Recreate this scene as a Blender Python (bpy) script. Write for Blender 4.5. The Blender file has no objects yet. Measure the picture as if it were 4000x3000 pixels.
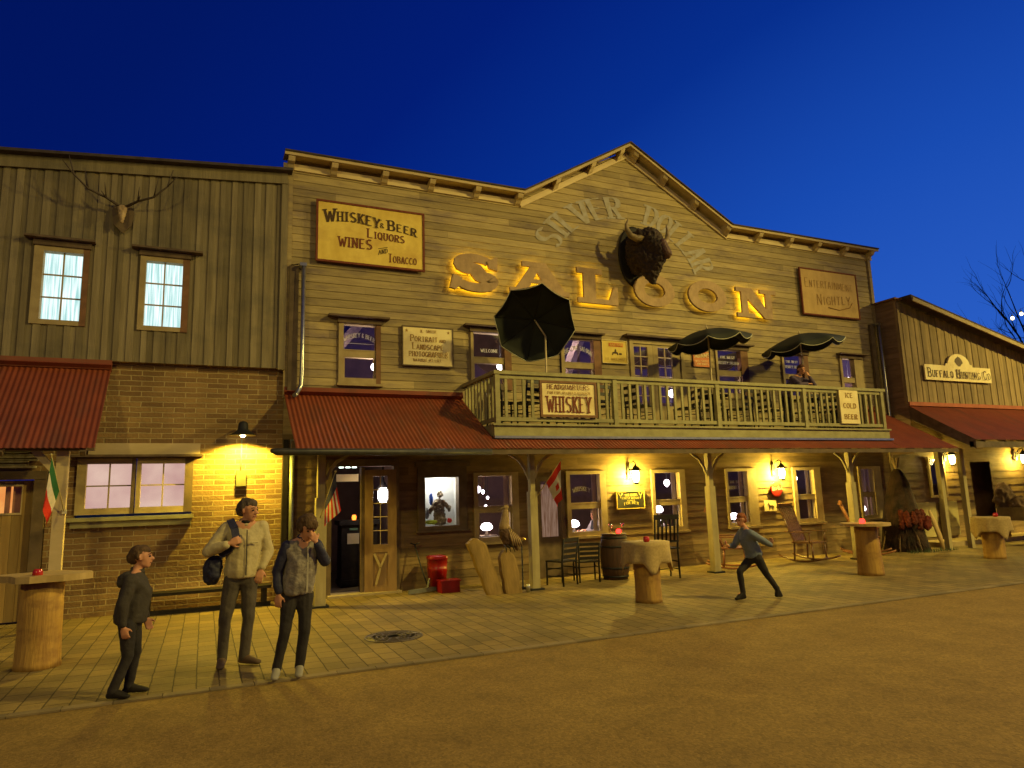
import bpy, bmesh, math, random
from math import sin, cos, pi, radians, sqrt, atan2
from mathutils import Vector, Matrix, Euler, noise
random.seed(7)
D = bpy.data
scene = bpy.context.scene
col = scene.collection

# ------------------------------------------------------------------ camera
cam_d = D.cameras.new("camera"); cam = D.objects.new("camera", cam_d); col.objects.link(cam)
cam_d.sensor_width = 36.0; cam_d.lens = 2672/4000*36.0; cam_d.clip_end = 800; cam_d.clip_start = 0.05
yaw, pitch, roll = radians(24.168), radians(9.072), radians(-1.732)
fw = Vector((sin(yaw)*cos(pitch), cos(yaw)*cos(pitch), sin(pitch)))
rt = Vector((cos(yaw), -sin(yaw), 0)); up = rt.cross(fw)
rt2 = rt*cos(roll)+up*sin(roll); up2 = -rt*sin(roll)+up*cos(roll)
R = Matrix((rt2, up2, -fw)).transposed()
cam.matrix_world = Matrix.Translation((0, 0, 1.7)) @ R.to_4x4()
scene.camera = cam
# ------------------------------------------------------------------ world: clear dusk sky
w = D.worlds.new("World"); scene.world = w; w.use_nodes = True
nt = w.node_tree; nt.nodes.clear()
wo = nt.nodes.new('ShaderNodeOutputWorld'); bg = nt.nodes.new('ShaderNodeBackground')
tc = nt.nodes.new('ShaderNodeTexCoord'); dt = nt.nodes.new('ShaderNodeVectorMath'); dt.operation = 'DOT_PRODUCT'
sv = Vector((0.80, 0.30, -0.52)).normalized(); dt.inputs[1].default_value = sv
rp = nt.nodes.new('ShaderNodeValToRGB'); mr = nt.nodes.new('ShaderNodeMapRange')
mr.inputs['From Min'].default_value = -1; mr.inputs['From Max'].default_value = 1
els = rp.color_ramp.elements
els[0].position = 0.0; els[0].color = (0.0002, 0.004, 0.07, 1)
els[1].position = 1.0; els[1].color = (0.05, 0.17, 0.62, 1)
for p_, c_ in ((0.33, (0.0002, 0.006, 0.098)), (0.46, (0.0003, 0.0085, 0.125)), (0.58, (0.0006, 0.0125, 0.18)), (0.68, (0.002, 0.028, 0.27)), (0.78, (0.009, 0.070, 0.44)), (0.87, (0.022, 0.11, 0.56))):
    e = els.new(p_); e.color = (*c_, 1)
bg.inputs[1].default_value = 1.0
nt.links.new(tc.outputs['Generated'], dt.inputs[0]); nt.links.new(dt.outputs['Value'], mr.inputs['Value'])
nt.links.new(mr.outputs[0], rp.inputs[0]); nt.links.new(rp.outputs[0], bg.inputs[0]); nt.links.new(bg.outputs[0], wo.inputs[0])
# ------------------------------------------------------------------ exposure
scene.view_settings.view_transform = 'Standard'; scene.view_settings.look = 'None'
scene.view_settings.exposure = 0.0; scene.view_settings.gamma = 1.0
scene.render.engine = 'CYCLES'
scene.cycles.use_denoising = True; scene.cycles.max_bounces = 5; scene.cycles.diffuse_bounces = 3
scene.cycles.glossy_bounces = 3; scene.cycles.transparent_max_bounces = 10; scene.cycles.sample_clamp_indirect = 4
scene.cycles.caustics_reflective = False; scene.cycles.caustics_refractive = False

LAMP = (1.0, 0.76, 0.17)       # sodium-warm
def light(name, kind, loc, power, color=LAMP, size=0.1, parent=None, target=None, spot=60, blend=0.5):
    l = D.lights.new(name, kind); l.energy = power; l.color = color
    if kind in ('POINT', 'SPOT'): l.shadow_soft_size = size
    if kind == 'SPOT': l.spot_size = radians(spot); l.spot_blend = blend
    o = D.objects.new(name, l); col.objects.link(o)
    o.location = loc
    if target is not None: o.rotation_euler = (Vector(target)-Vector(loc)).to_track_quat('-Z', 'Y').to_euler()
    if parent:
        o.parent = parent; o.location = Vector(loc)-ORG.get(parent.name, Vector())
    return o
ORG = {}
# unseen lamps: two street lamps, then two added ones brightening the store and filling shadows
STREET = [((17.5, -5.0, 16.0), 15500, (7.0, 7.0, 0.0), 74, 1.0), ((24.0, 2.0, 9.8), 8200, (1.2, 12.7, 6.4), 60, 1.0), ((31.0, -3.0, 12.0), 23000, (23.5, 12.0, 3.0), 52, 0.9), ((-9.0, -9.0, 11.0), 3600, (4.0, 11.0, 3.0), 86, 1.0)]

# ------------------------------------------------------------------ helpers
class MB:
    def __init__(s): s.v = []; s.f = []; s.t = []; s.tone = 0.5; s.sm = []
    def add(s, vs, fs, smooth=False):
        o = len(s.v); s.v += [Vector(a) for a in vs]
        for f in fs: s.f.append([i+o for i in f]); s.t.append(s.tone); s.sm.append(smooth)
    def quad(s, a, b, c, d): s.add([a, b, c, d], [(0, 1, 2, 3)])
    def box(s, x0, x1, y0, y1, z0, z1, m=None):
        vs = [Vector(p) for p in ((x0,y0,z0),(x1,y0,z0),(x1,y1,z0),(x0,y1,z0),(x0,y0,z1),(x1,y0,z1),(x1,y1,z1),(x0,y1,z1))]
        if m is not None: vs = [m @ v for v in vs]
        s.add(vs, [(0,3,2,1),(4,5,6,7),(0,1,5,4),(1,2,6,5),(2,3,7,6),(3,0,4,7)])
    def beam(s, a, b, wx, wy, upv=(0, 0, 1)):
        a, b = Vector(a), Vector(b); d = (b-a); L = d.length; d.normalize(); u = Vector(upv)
        if abs(d.dot(u)) > .98: u = Vector((0, 1, 0))
        r = d.cross(u).normalized(); u = r.cross(d)
        vs = []
        for p in (a, b):
            for i, j in ((-1,-1),(1,-1),(1,1),(-1,1)): vs.append(p+r*i*wx/2+u*j*wy/2)
        s.add(vs, [(0,1,2,3),(7,6,5,4),(0,4,5,1),(1,5,6,2),(2,6,7,3),(3,7,4,0)])
    def tube(s, pts, rad, n=8, cap=True):
        pts = [Vector(p) for p in pts]
        if not hasattr(rad, '__len__'): rad = [rad]*len(pts)
        vs = []; prev = None
        for i, p in enumerate(pts):
            t = (pts[min(i+1, len(pts)-1)]-pts[max(i-1, 0)]).normalized()
            if prev is None:
                a = t.cross(Vector((0, 0, 1))); 
                if a.length < .1: a = t.cross(Vector((1, 0, 0)))
            else: a = prev-t*prev.dot(t)
            a.normalize(); prev = a; b = t.cross(a)
            for k in range(n):
                q = 2*pi*k/n; vs.append(p+(a*cos(q)+b*sin(q))*rad[i])
        fs = []
        for i in range(len(pts)-1):
            for k in range(n): fs.append((i*n+k, i*n+(k+1) % n, (i+1)*n+(k+1) % n, (i+1)*n+k))
        s.add(vs, fs, True)
        if cap:
            o = len(s.v)-len(vs)
            s.f.append([o+k for k in range(n)][::-1]); s.t.append(s.tone); s.sm.append(False)
            s.f.append([o+(len(pts)-1)*n+k for k in range(n)]); s.t.append(s.tone); s.sm.append(False)
    def lathe(s, c, prof, n=20, m=None, jit=0):
        c = Vector(c); vs = []
        for r, z in prof:
            for k in range(n):
                q = 2*pi*k/n; rr = r*(1+jit*noise.noise(Vector((cos(q)*1.5, sin(q)*1.5, z*1.2+c.x))))
                v = Vector((rr*cos(q), rr*sin(q), z)); vs.append(c+(m @ v if m else v))
        fs = []
        for i in range(len(prof)-1):
            for k in range(n): fs.append((i*n+k, i*n+(k+1) % n, (i+1)*n+(k+1) % n, (i+1)*n+k))
        s.add(vs, fs, True); o = len(s.v)-len(vs)
        if prof[0][0] > 1e-4: s.f.append([o+k for k in range(n)][::-1]); s.t.append(s.tone); s.sm.append(False)
        if prof[-1][0] > 1e-4: s.f.append([o+(len(prof)-1)*n+k for k in range(n)]); s.t.append(s.tone); s.sm.append(False)
    def sphere(s, c, r, n=12, m=6):
        if not hasattr(r, '__len__'): r = (r, r, r)
        c = Vector(c); vs = []; fs = []
        for i in range(m+1):
            th = pi*i/m
            for k in range(n):
                q = 2*pi*k/n; vs.append(c+Vector((r[0]*sin(th)*cos(q), r[1]*sin(th)*sin(q), r[2]*cos(th))))
        for i in range(m):
            for k in range(n): fs.append((i*n+k, (i+1)*n+k, (i+1)*n+(k+1) % n, i*n+(k+1) % n))
        s.add(vs, fs, True)
    def prism(s, poly, y0, y1):      # polygon in XZ, extruded along Y (y0 = front)
        n = len(poly)
        area = sum(poly[i][0]*poly[(i+1) % n][1]-poly[(i+1) % n][0]*poly[i][1] for i in range(n))
        if area < 0: poly = poly[::-1]
        vs = [(p[0], y0, p[1]) for p in poly]+[(p[0], y1, p[1]) for p in poly]
        fs = [tuple(range(n)), tuple(range(2*n-1, n-1, -1))]+[(i, i+n, (i+1) % n+n, (i+1) % n) for i in range(n)]
        s.add(vs, fs)

def tag(o, label=None, cat=None, group=None, kind=None, category=None):
    cat = cat or category
    if label: o['label'] = label
    if cat: o['category'] = cat
    if group: o['group'] = group
    if kind: o['kind'] = kind
    return o
def build(mb, name, mat, parent=None, origin=None, **tg):
    me = D.meshes.new(name)
    org = ORG[parent.name] if parent else Vector(origin if origin is not None else (0, 0, 0))
    me.from_pydata([tuple(v-org) for v in mb.v], [], mb.f)
    at = me.attributes.new('tone', 'FLOAT', 'FACE'); at.data.foreach_set('value', mb.t)
    me.polygons.foreach_set('use_smooth', mb.sm)
    me.materials.append(mat); me.validate(); me.update()
    o = D.objects.new(name, me); col.objects.link(o)
    if parent: o.parent = parent
    else: o.location = org
    ORG[o.name] = org
    tag(o, **tg); return o
def thing(name, label, cat, loc, group=None, kind=None):
    o = D.objects.new(name, None); col.objects.link(o); o.location = loc; o.empty_display_size = .2
    ORG[o.name] = Vector(loc); tag(o, label, cat, group, kind); return o
def dup(root, loc, rz=None, label=None):
    def rec(o, par):
        c = o.copy(); col.objects.link(c); c.parent = par
        ORG[c.name] = ORG.get(o.name, Vector())
        for ch in o.children: rec(ch, c)
        return c
    r = rec(root, None); r.location = loc
    if rz is not None: r.rotation_euler = (0, 0, rz)
    if label: r['label'] = label
    return r

# implicit-looking bodies: hulls of ellipsoids fused by a voxel remesh
def hullprim(bm, balls):
    vs = []
    for c, r in balls:
        if not hasattr(r, '__len__'): r = (r, r, r)
        for i in range(7):
            th = pi*i/6
            for k in range(10 if 0 < i < 6 else 1):
                q = 2*pi*k/10
                vs.append(bm.verts.new((c[0]+r[0]*sin(th)*cos(q), c[1]+r[1]*sin(th)*sin(q), c[2]+r[2]*cos(th))))
    res = bmesh.ops.convex_hull(bm, input=vs)
    bmesh.ops.delete(bm, geom=[g for g in set(res['geom_interior']+res['geom_unused']) if isinstance(g, bmesh.types.BMVert)], context='VERTS')
def blob(prims, name, mat, parent=None, voxel=.012, smooth=3, disp=0, dscale=.1, origin=None, xf=None, **tg):
    bm = bmesh.new()
    for p in prims: hullprim(bm, p)
    if xf is not None: bmesh.ops.transform(bm, matrix=xf, verts=bm.verts)
    me = D.meshes.new('tmp'); bm.to_mesh(me); bm.free()
    t = D.objects.new('tmp', me); col.objects.link(t)
    m = t.modifiers.new('r', 'REMESH'); m.mode = 'VOXEL'; m.voxel_size = voxel
    if smooth: s_ = t.modifiers.new('s', 'SMOOTH'); s_.factor = .5; s_.iterations = smooth
    bpy.context.view_layer.update()
    dg = bpy.context.evaluated_depsgraph_get()
    m2 = D.meshes.new_from_object(t.evaluated_get(dg)); D.objects.remove(t); D.meshes.remove(me)
    org = ORG[parent.name] if parent else Vector(origin if origin is not None else (0, 0, 0))
    if disp:
        nn = [v.normal.copy() for v in m2.vertices]
        for v, n_ in zip(m2.vertices, nn): v.co = v.co+n_*disp*noise.fractal(v.co/dscale, 1.0, 2.0, 3)
    for v in m2.vertices: v.co = v.co-org
    for p in m2.polygons: p.use_smooth = True
    m2.name = name; m2.materials.clear(); m2.materials.append(mat)
    o = D.objects.new(name, m2); col.objects.link(o)
    if parent: o.parent = parent
    else: o.location = org
    ORG[o.name] = org; tag(o, **tg); return o

# ------------------------------------------------------------------ materials
MATS = {}
def mat(name, c1, c2=None, scale=4.0, stretch=(1, 1, 1), rough=.8, bump=0, bscale=None, tone=0, metal=0, spec=.3, grime=None, gscale=.6, gamt=.5, gstretch=(1, 1, 1.6)):
    if name in MATS: return MATS[name]
    m = D.materials.new(name); m.use_nodes = True; n = m.node_tree.nodes; l = m.node_tree.links
    b = n['Principled BSDF']; b.inputs['Roughness'].default_value = rough; b.inputs['Metallic'].default_value = metal
    b.inputs['Specular IOR Level'].default_value = spec
    tcn = n.new('ShaderNodeTexCoord'); mp = n.new('ShaderNodeMapping'); mp.inputs['Scale'].default_value = stretch
    l.new(tcn.outputs['Object'], mp.inputs[0])
    c2 = c2 or tuple(x*.72 for x in c1)
    nz = n.new('ShaderNodeTexNoise'); nz.inputs['Scale'].default_value = scale; nz.inputs['Detail'].default_value = 6
    l.new(mp.outputs[0], nz.inputs[0])
    cr = n.new('ShaderNodeMapRange'); cr.inputs['From Min'].default_value = .32; cr.inputs['From Max'].default_value = .68
    l.new(nz.outputs[0], cr.inputs[0])
    mx = n.new('ShaderNodeMix'); mx.data_type = 'RGBA'; mx.inputs[6].default_value = (*c1, 1); mx.inputs[7].default_value = (*c2, 1)
    l.new(cr.outputs[0], mx.inputs[0]); out = mx.outputs[2]
    if grime:
        g = n.new('ShaderNodeTexNoise'); g.inputs['Scale'].default_value = gscale; g.inputs['Detail'].default_value = 8
        g.inputs['Roughness'].default_value = .65
        mp2 = n.new('ShaderNodeMapping'); mp2.inputs['Scale'].default_value = gstretch; mp2.inputs['Location'].default_value = (3.1, 7, 2.2)
        l.new(tcn.outputs['Object'], mp2.inputs[0]); l.new(mp2.outputs[0], g.inputs[0])
        gr = n.new('ShaderNodeMapRange'); gr.inputs['From Min'].default_value = .5; gr.inputs['From Max'].default_value = .68; gr.inputs['To Max'].default_value = gamt
        l.new(g.outputs[0], gr.inputs[0])
        m2 = n.new('ShaderNodeMix'); m2.data_type = 'RGBA'; m2.inputs[7].default_value = (*grime, 1)
        l.new(gr.outputs[0], m2.inputs[0]); l.new(out, m2.inputs[6]); out = m2.outputs[2]
    if tone:
        a = n.new('ShaderNodeAttribute'); a.attribute_name = 'tone'
        r2 = n.new('ShaderNodeMapRange'); r2.inputs['To Min'].default_value = 1-tone; r2.inputs['To Max'].default_value = 1+tone
        l.new(a.outputs['Fac'], r2.inputs[0])
        vm = n.new('ShaderNodeVectorMath'); vm.operation = 'SCALE'
        l.new(out, vm.inputs[0]); l.new(r2.outputs[0], vm.inputs['Scale']); out = vm.outputs[0]
    l.new(out, b.inputs['Base Color'])
    if bump:
        bz = n.new('ShaderNodeTexNoise'); bz.inputs['Scale'].default_value = bscale or scale*3; bz.inputs['Detail'].default_value = 5
        l.new(mp.outputs[0], bz.inputs[0]); bp = n.new('ShaderNodeBump'); bp.inputs['Strength'].default_value = bump; bp.inputs['Distance'].default_value = .02
        l.new(bz.outputs[0], bp.inputs['Height']); l.new(bp.outputs[0], b.inputs['Normal'])
    MATS[name] = m; return m
def emit(name, c, s, c2=None, scale=3, stretch=(1, 1, 1)):
    if name in MATS: return MATS[name]
    m = D.materials.new(name); m.use_nodes = True; n = m.node_tree.nodes; l = m.node_tree.links; n.clear()
    o = n.new('ShaderNodeOutputMaterial'); e = n.new('ShaderNodeEmission'); e.inputs[0].default_value = (*c, 1); e.inputs[1].default_value = s
    if c2:
        tcn = n.new('ShaderNodeTexCoord'); mp = n.new('ShaderNodeMapping'); mp.inputs['Scale'].default_value = stretch
        nz = n.new('ShaderNodeTexNoise'); nz.inputs['Scale'].default_value = scale; nz.inputs['Detail'].default_value = 3
        cr = n.new('ShaderNodeMapRange'); cr.inputs['From Min'].default_value = .35; cr.inputs['From Max'].default_value = .65
        mx = n.new('ShaderNodeMix'); mx.data_type = 'RGBA'; mx.inputs[6].default_value = (*c, 1); mx.inputs[7].default_value = (*c2, 1)
        l.new(tcn.outputs['Object'], mp.inputs[0]); l.new(mp.outputs[0], nz.inputs[0]); l.new(nz.outputs[0], cr.inputs[0]); l.new(cr.outputs[0], mx.inputs[0]); l.new(mx.outputs[2], e.inputs[0])
    l.new(e.outputs[0], o.inputs[0]); MATS[name] = m; return m
def glass(name, refl, tint=(1, 1, 1), rough=0.02):
    if name in MATS: return MATS[name]
    m = D.materials.new(name); m.use_nodes = True; n = m.node_tree.nodes; l = m.node_tree.links; n.clear()
    o = n.new('ShaderNodeOutputMaterial'); t = n.new('ShaderNodeBsdfTransparent'); t.inputs[0].default_value = (*tint, 1)
    g = n.new('ShaderNodeBsdfGlossy'); g.inputs['Roughness'].default_value = rough
    x = n.new('ShaderNodeMixShader'); x.inputs[0].default_value = refl
    l.new(t.outputs[0], x.inputs[1]); l.new(g.outputs[0], x.inputs[2]); l.new(x.outputs[0], o.inputs[0]); MATS[name] = m; return m
def brick_mat(name, c1, c2, mortar, bw, bh, ms, bump=.6, swap=True, noise_c=None, off=.5, rough=.85):
    m = D.materials.new(name); m.use_nodes = True; n = m.node_tree.nodes; l = m.node_tree.links
    b = n['Principled BSDF']; b.inputs['Roughness'].default_value = rough; b.inputs['Specular IOR Level'].default_value = .25
    tcn = n.new('ShaderNodeTexCoord'); sp = n.new('ShaderNodeSeparateXYZ'); cb = n.new('ShaderNodeCombineXYZ')
    l.new(tcn.outputs['Object'], sp.inputs[0]); l.new(sp.outputs[0 if swap else 1], cb.inputs[0]); l.new(sp.outputs[2 if swap else 0], cb.inputs[1])
    nz = n.new('ShaderNodeTexNoise'); nz.inputs['Scale'].default_value = 5; nz.inputs['Detail'].default_value = 3
    l.new(cb.outputs[0], nz.inputs[0])
    ad = n.new('ShaderNodeVectorMath'); ad.operation = 'MULTIPLY_ADD'; ad.inputs[1].default_value = (.035, .02, 0) if swap else (.02, .02, 0)
    l.new(nz.outputs['Color'], ad.inputs[0]); l.new(cb.outputs[0], ad.inputs[2])
    bt = n.new('ShaderNodeTexBrick'); bt.inputs['Scale'].default_value = 1; bt.inputs['Brick Width'].default_value = bw; bt.inputs['Row Height'].default_value = bh
    bt.inputs['Mortar Size'].default_value = ms; bt.inputs['Mortar Smooth'].default_value = .3; bt.offset = off
    bt.inputs['Color1'].default_value = (*c1, 1); bt.inputs['Color2'].default_value = (*c2, 1); bt.inputs['Mortar'].default_value = (*mortar, 1)
    l.new(ad.outputs[0], bt.inputs[0])
    n2 = n.new('ShaderNodeTexNoise'); n2.inputs['Scale'].default_value = 1.1; n2.inputs['Detail'].default_value = 7; l.new(tcn.outputs['Object'], n2.inputs[0])
    r2 = n.new('ShaderNodeMapRange'); r2.inputs['From Min'].default_value = .3; r2.inputs['From Max'].default_value = .7; r2.inputs['To Min'].default_value = .72; r2.inputs['To Max'].default_value = 1.2
    l.new(n2.outputs[0], r2.inputs[0]); vm = n.new('ShaderNodeVectorMath'); vm.operation = 'SCALE'
    l.new(bt.outputs[0], vm.inputs[0]); l.new(r2.outputs[0], vm.inputs['Scale']); l.new(vm.outputs[0], b.inputs['Base Color'])
    n3 = n.new('ShaderNodeTexNoise'); n3.inputs['Scale'].default_value = 22; n3.inputs['Detail'].default_value = 5; l.new(tcn.outputs['Object'], n3.inputs[0])
    mm = n.new('ShaderNodeMath'); mm.operation = 'MULTIPLY_ADD'; mm.inputs[1].default_value = -1.0; l.new(bt.outputs['Fac'], mm.inputs[0])
    ml = n.new('ShaderNodeMath'); ml.operation = 'MULTIPLY'; ml.inputs[1].default_value = .6; l.new(n3.outputs[0], ml.inputs[0]); l.new(ml.outputs[0], mm.inputs[2])
    bp = n.new('ShaderNodeBump'); bp.inputs['Strength'].default_value = bump; bp.inputs['Distance'].default_value = .02
    l.new(mm.outputs[0], bp.inputs['Height']); l.new(bp.outputs[0], b.inputs['Normal'])
    MATS[name] = m; return m

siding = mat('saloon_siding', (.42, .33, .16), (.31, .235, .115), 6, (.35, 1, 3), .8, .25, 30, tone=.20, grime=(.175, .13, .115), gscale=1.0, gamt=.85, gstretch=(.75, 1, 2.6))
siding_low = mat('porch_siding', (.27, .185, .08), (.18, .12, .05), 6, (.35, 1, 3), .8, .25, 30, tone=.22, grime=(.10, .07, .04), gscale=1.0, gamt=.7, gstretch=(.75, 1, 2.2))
barn = mat('grey_barn_boards', (.26, .215, .13), (.18, .145, .085), 5, (3, 3, .25), .85, .3, 25, tone=.25, grime=(.10, .09, .07), gscale=.7, gamt=.6)
barn_r = mat('brown_barn_boards', (.34, .25, .13), (.22, .16, .08), 5, (3, 3, .25), .85, .3, 25, tone=.2, grime=(.13, .09, .05), gscale=.7, gamt=.5)
trim = mat('pale_trim', (.60, .47, .27), (.48, .37, .20), 5, (.4, 1, 1), .7, .15, 20)
frame_m = mat('window_trim', (.42, .33, .17), (.32, .24, .12), 6, (1, 1, 1), .7, .15, 20)
frame_d = mat('dark_frame', (.17, .12, .07), (.10, .07, .04), 6, (1, 1, 1), .7, .15, 20)
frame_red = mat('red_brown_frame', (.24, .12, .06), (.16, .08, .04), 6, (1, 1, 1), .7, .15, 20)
hood_m = mat('hood_wood', (.16, .11, .07), (.09, .06, .04), 6, (1, 1, 1), .8, .2)
balc = mat('green_painted_wood', (.37, .34, .17), (.29, .26, .12), 7, (1, 1, 1), .65, .15, 25, tone=.12, grime=(.16, .15, .08), gscale=1.5, gamt=.5)
redroof = mat('red_corrugated_sheet', (.25, .058, .022), (.19, .042, .017), 2.5, (1, 1, 1), .5, .1, 10, spec=.4, grime=(.12, .05, .03), gscale=1.4, gamt=.6, gstretch=(2.5, .6, .6))
metal = mat('zinc', (.55, .55, .5), (.4, .4, .36), 8, rough=.32, metal=.9)
metal_d = mat('dark_gutter', (.06, .055, .05), (.03, .03, .03), 8, rough=.45, metal=.3)
iron = mat('black_iron', (.03, .03, .03), (.015, .015, .015), 10, rough=.5)
black_w = mat('black_wood', (.025, .020, .016), (.012, .010, .008), 10, rough=.6, spec=.2)
roofcap = mat('roof_felt', (.09, .07, .07), (.05, .04, .04), 6, rough=.9)
inner = mat('inner_wall', (.16, .095, .075), (.10, .06, .05), 3, rough=.9)
inner_f = mat('inner_floor', (.12, .09, .06), None, 3, rough=.7)
rafter_m = mat('pale_rafter', (.42, .30, .25), None, 5, rough=.8)
bulb = emit('warm_bulb', (1.0, .85, .45), 40)
bulbw = emit('white_lamp', (1.0, .86, .93), 9)
# ------------------------------------------------------------------ lettering (a slab-serif alphabet drawn as strokes)
def arc(cx, cz, rx, rz, a0, a1, n=8): return [(cx+rx*cos(radians(a0+(a1-a0)*i/n)), cz+rz*sin(radians(a0+(a1-a0)*i/n))) for i in range(n+1)]
ST = [(.15, 0), (.15, 1)]
G = {
 'A': [[(.06,0),(.5,1)], [(.5,1),(.94,0)], [(.24,.34),(.76,.34)]],
 'B': [ST, [(.15,.97)]+arc(.55,.75,.28,.22,90,-90)+[(.15,.53)], [(.15,.5)]+arc(.6,.265,.3,.235,90,-90)+[(.15,.03)]],
 'C': [arc(.52,.5,.44,.47,42,318,12)], 'D': [ST, [(.15,.97)]+arc(.45,.5,.47,.47,90,-90,10)+[(.15,.03)]],
 'E': [ST, [(.15,.96),(.88,.96)], [(.15,.52),(.7,.52)], [(.15,.04),(.92,.04)]], 'F': [ST, [(.15,.96),(.88,.96)], [(.15,.5),(.7,.5)]],
 'G': [arc(.52,.5,.44,.47,42,335,12), [(.93,0),(.93,.42)], [(.6,.42),(.93,.42)]], 'H': [ST, [(.85,0),(.85,1)], [(.15,.5),(.85,.5)]],
 'I': [[(.5,0),(.5,1)]], 'J': [[(.65,1)]+arc(.38,.28,.27,.26,0,-180,6)], 'K': [ST, [(.15,.42),(.85,1)], [(.38,.6),(.9,0)]],
 'L': [ST, [(.15,.04),(.9,.04)]], 'M': [[(.1,0),(.12,1)], [(.12,1),(.5,.2)], [(.5,.2),(.88,1)], [(.88,1),(.9,0)]],
 'N': [ST, [(.15,1),(.85,0)], [(.85,0),(.85,1)]], 'O': [arc(.5,.5,.42,.47,0,360,16)], 'P': [ST, [(.15,.97)]+arc(.58,.72,.3,.25,90,-90)+[(.15,.47)]],
 'Q': [arc(.5,.5,.42,.47,0,360,16), [(.55,.25),(.95,-.08)]], 'R': [ST, [(.15,.97)]+arc(.58,.74,.28,.23,90,-90)+[(.15,.51)], [(.5,.5),(.92,0)]],
 'S': [arc(.5,.74,.36,.23,35,255,9)+arc(.5,.26,.38,.23,75,-150,9)], 'T': [[(.5,0),(.5,1)], [(.06,.96),(.94,.96)]],
 'U': [[(.14,1)]+arc(.5,.33,.36,.31,180,360,8)+[(.86,1)]], 'V': [[(.06,1),(.5,0)], [(.5,0),(.94,1)]],
 'W': [[(.02,1),(.28,0)], [(.28,0),(.5,.8)], [(.5,.8),(.72,0)], [(.72,0),(.98,1)]], 'X': [[(.08,1),(.92,0)], [(.08,0),(.92,1)]],
 'Y': [[(.06,1),(.5,.45)], [(.94,1),(.5,.45)], [(.5,.45),(.5,0)]], 'Z': [[(.1,.96),(.9,.96)], [(.9,.96),(.1,.04)], [(.1,.04),(.92,.04)]],
 '&': [arc(.42,.74,.22,.22,-30,220,8)+[(.9,.02)], [(.3,.56)]+arc(.4,.25,.3,.22,120,350,8)], '.': [[(.45,0),(.45,.1)]], "'": [[(.5,1),(.42,.78)]], '-': [[(.2,.45),(.8,.45)]],
}
SERIF = {'A': [(.06,0),(.94,0)], 'B': [(.1,0),(.1,1)], 'D': [(.1,0),(.1,1)], 'F': [(.15,0)], 'H': [(.15,0),(.15,1),(.85,0),(.85,1)], 'I': [(.5,0),(.5,1)],
 'K': [(.15,0),(.15,1),(.9,0),(.86,1)], 'L': [(.15,1)], 'M': [(.1,0),(.9,0),(.1,1),(.9,1)], 'N': [(.15,0),(.12,1),(.85,1)], 'P': [(.15,0)], 'R': [(.15,0),(.92,0)],
 'T': [(.5,0)], 'U': [(.14,1),(.86,1)], 'V': [(.06,1),(.94,1)], 'W': [(.02,1),(.98,1)], 'X': [(.08,0),(.92,0),(.08,1),(.92,1)], 'Y': [(.06,1),(.94,1),(.5,0)]}
def letters(mb, s, fn, cw, h, thick=.2, thin=.1, serif=True, gap=.18, y0=0.0, dy=.0005):
    """fn(u, v) -> point ; u along the line in metres, v up; returns the total width"""
    u = 0; k = 0
    for ch in s:
        low = ch.islower(); c = ch.upper(); sc = .76 if low else 1.0; hw = cw*sc
        if c == ' ': u += cw*.7; continue
        if c == 'I': hw *= .55
        if c in 'MW': hw *= 1.25
        for poly in G.get(c, []):
            P = [Vector((u+p[0]*hw, p[1]*h*sc)) for p in poly]
            cl = (P[0]-P[-1]).length < 1e-6 and len(P) > 3
            L = []; Rr = []
            for i, p in enumerate(P):
                a = P[i-1] if i else (P[-2] if cl else None); b = P[i+1] if i < len(P)-1 else (P[1] if cl else None)
                t = ((p-a).normalized() if a is not None else Vector((0, 0)))+((b-p).normalized() if b is not None else Vector((0, 0)))
                t.normalize(); nrm = Vector((-t.y, t.x)); wd = (thin+(thick-thin)*abs(t.y))*cw*sc*.5
                L.append(p+nrm*wd); Rr.append(p-nrm*wd)
            k += 1; off = k*dy
            for i in range(len(P)-1):
                mb.quad(fn(*Rr[i], off), fn(*Rr[i+1], off), fn(*L[i+1], off), fn(*L[i], off))
        if serif:
            for sx, sz in SERIF.get(c, []):
                k += 1; off = k*dy; x = u+sx*hw; hw2 = (thick*.95)*cw*sc; z = sz*h*sc; t = h*.085*sc
                z0, z1 = (z, z+t) if sz < .5 else (z-t, z)
                mb.quad(fn(x-hw2, z0, off), fn(x+hw2, z0, off), fn(x+hw2, z1, off), fn(x-hw2, z1, off))
        u += hw+cw*gap
    return u-cw*gap
def width(s, cw, gap=.18):
    u = 0
    for ch in s:
        if ch == ' ': u += cw*.7; continue
        hw = cw*(.76 if ch.islower() else 1)
        if ch.upper() == 'I': hw *= .55
        if ch.upper() in 'MW': hw *= 1.25
        u += hw+cw*gap
    return u-cw*gap
def line(mb, s, x0, x1, z, h, y, thick=.24, thin=.12, slope=0, arch=0, serif=True, gap=.18):
    """fit string between x0..x1 on a wall plane facing -Y; slope tilts, arch bows upward"""
    cw = (x1-x0)/width(s, 1.0, gap); W = x1-x0
    def fn(u, v, off):
        q = (u/W-.5)*2
        return (x0+u-(arch*q*1.6*v/W*.5 if arch else 0)*-1, y-off, z+v+slope*u+arch*(1-q*q))
    letters(mb, s, fn, cw, h, thick, thin, serif, gap)

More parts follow.
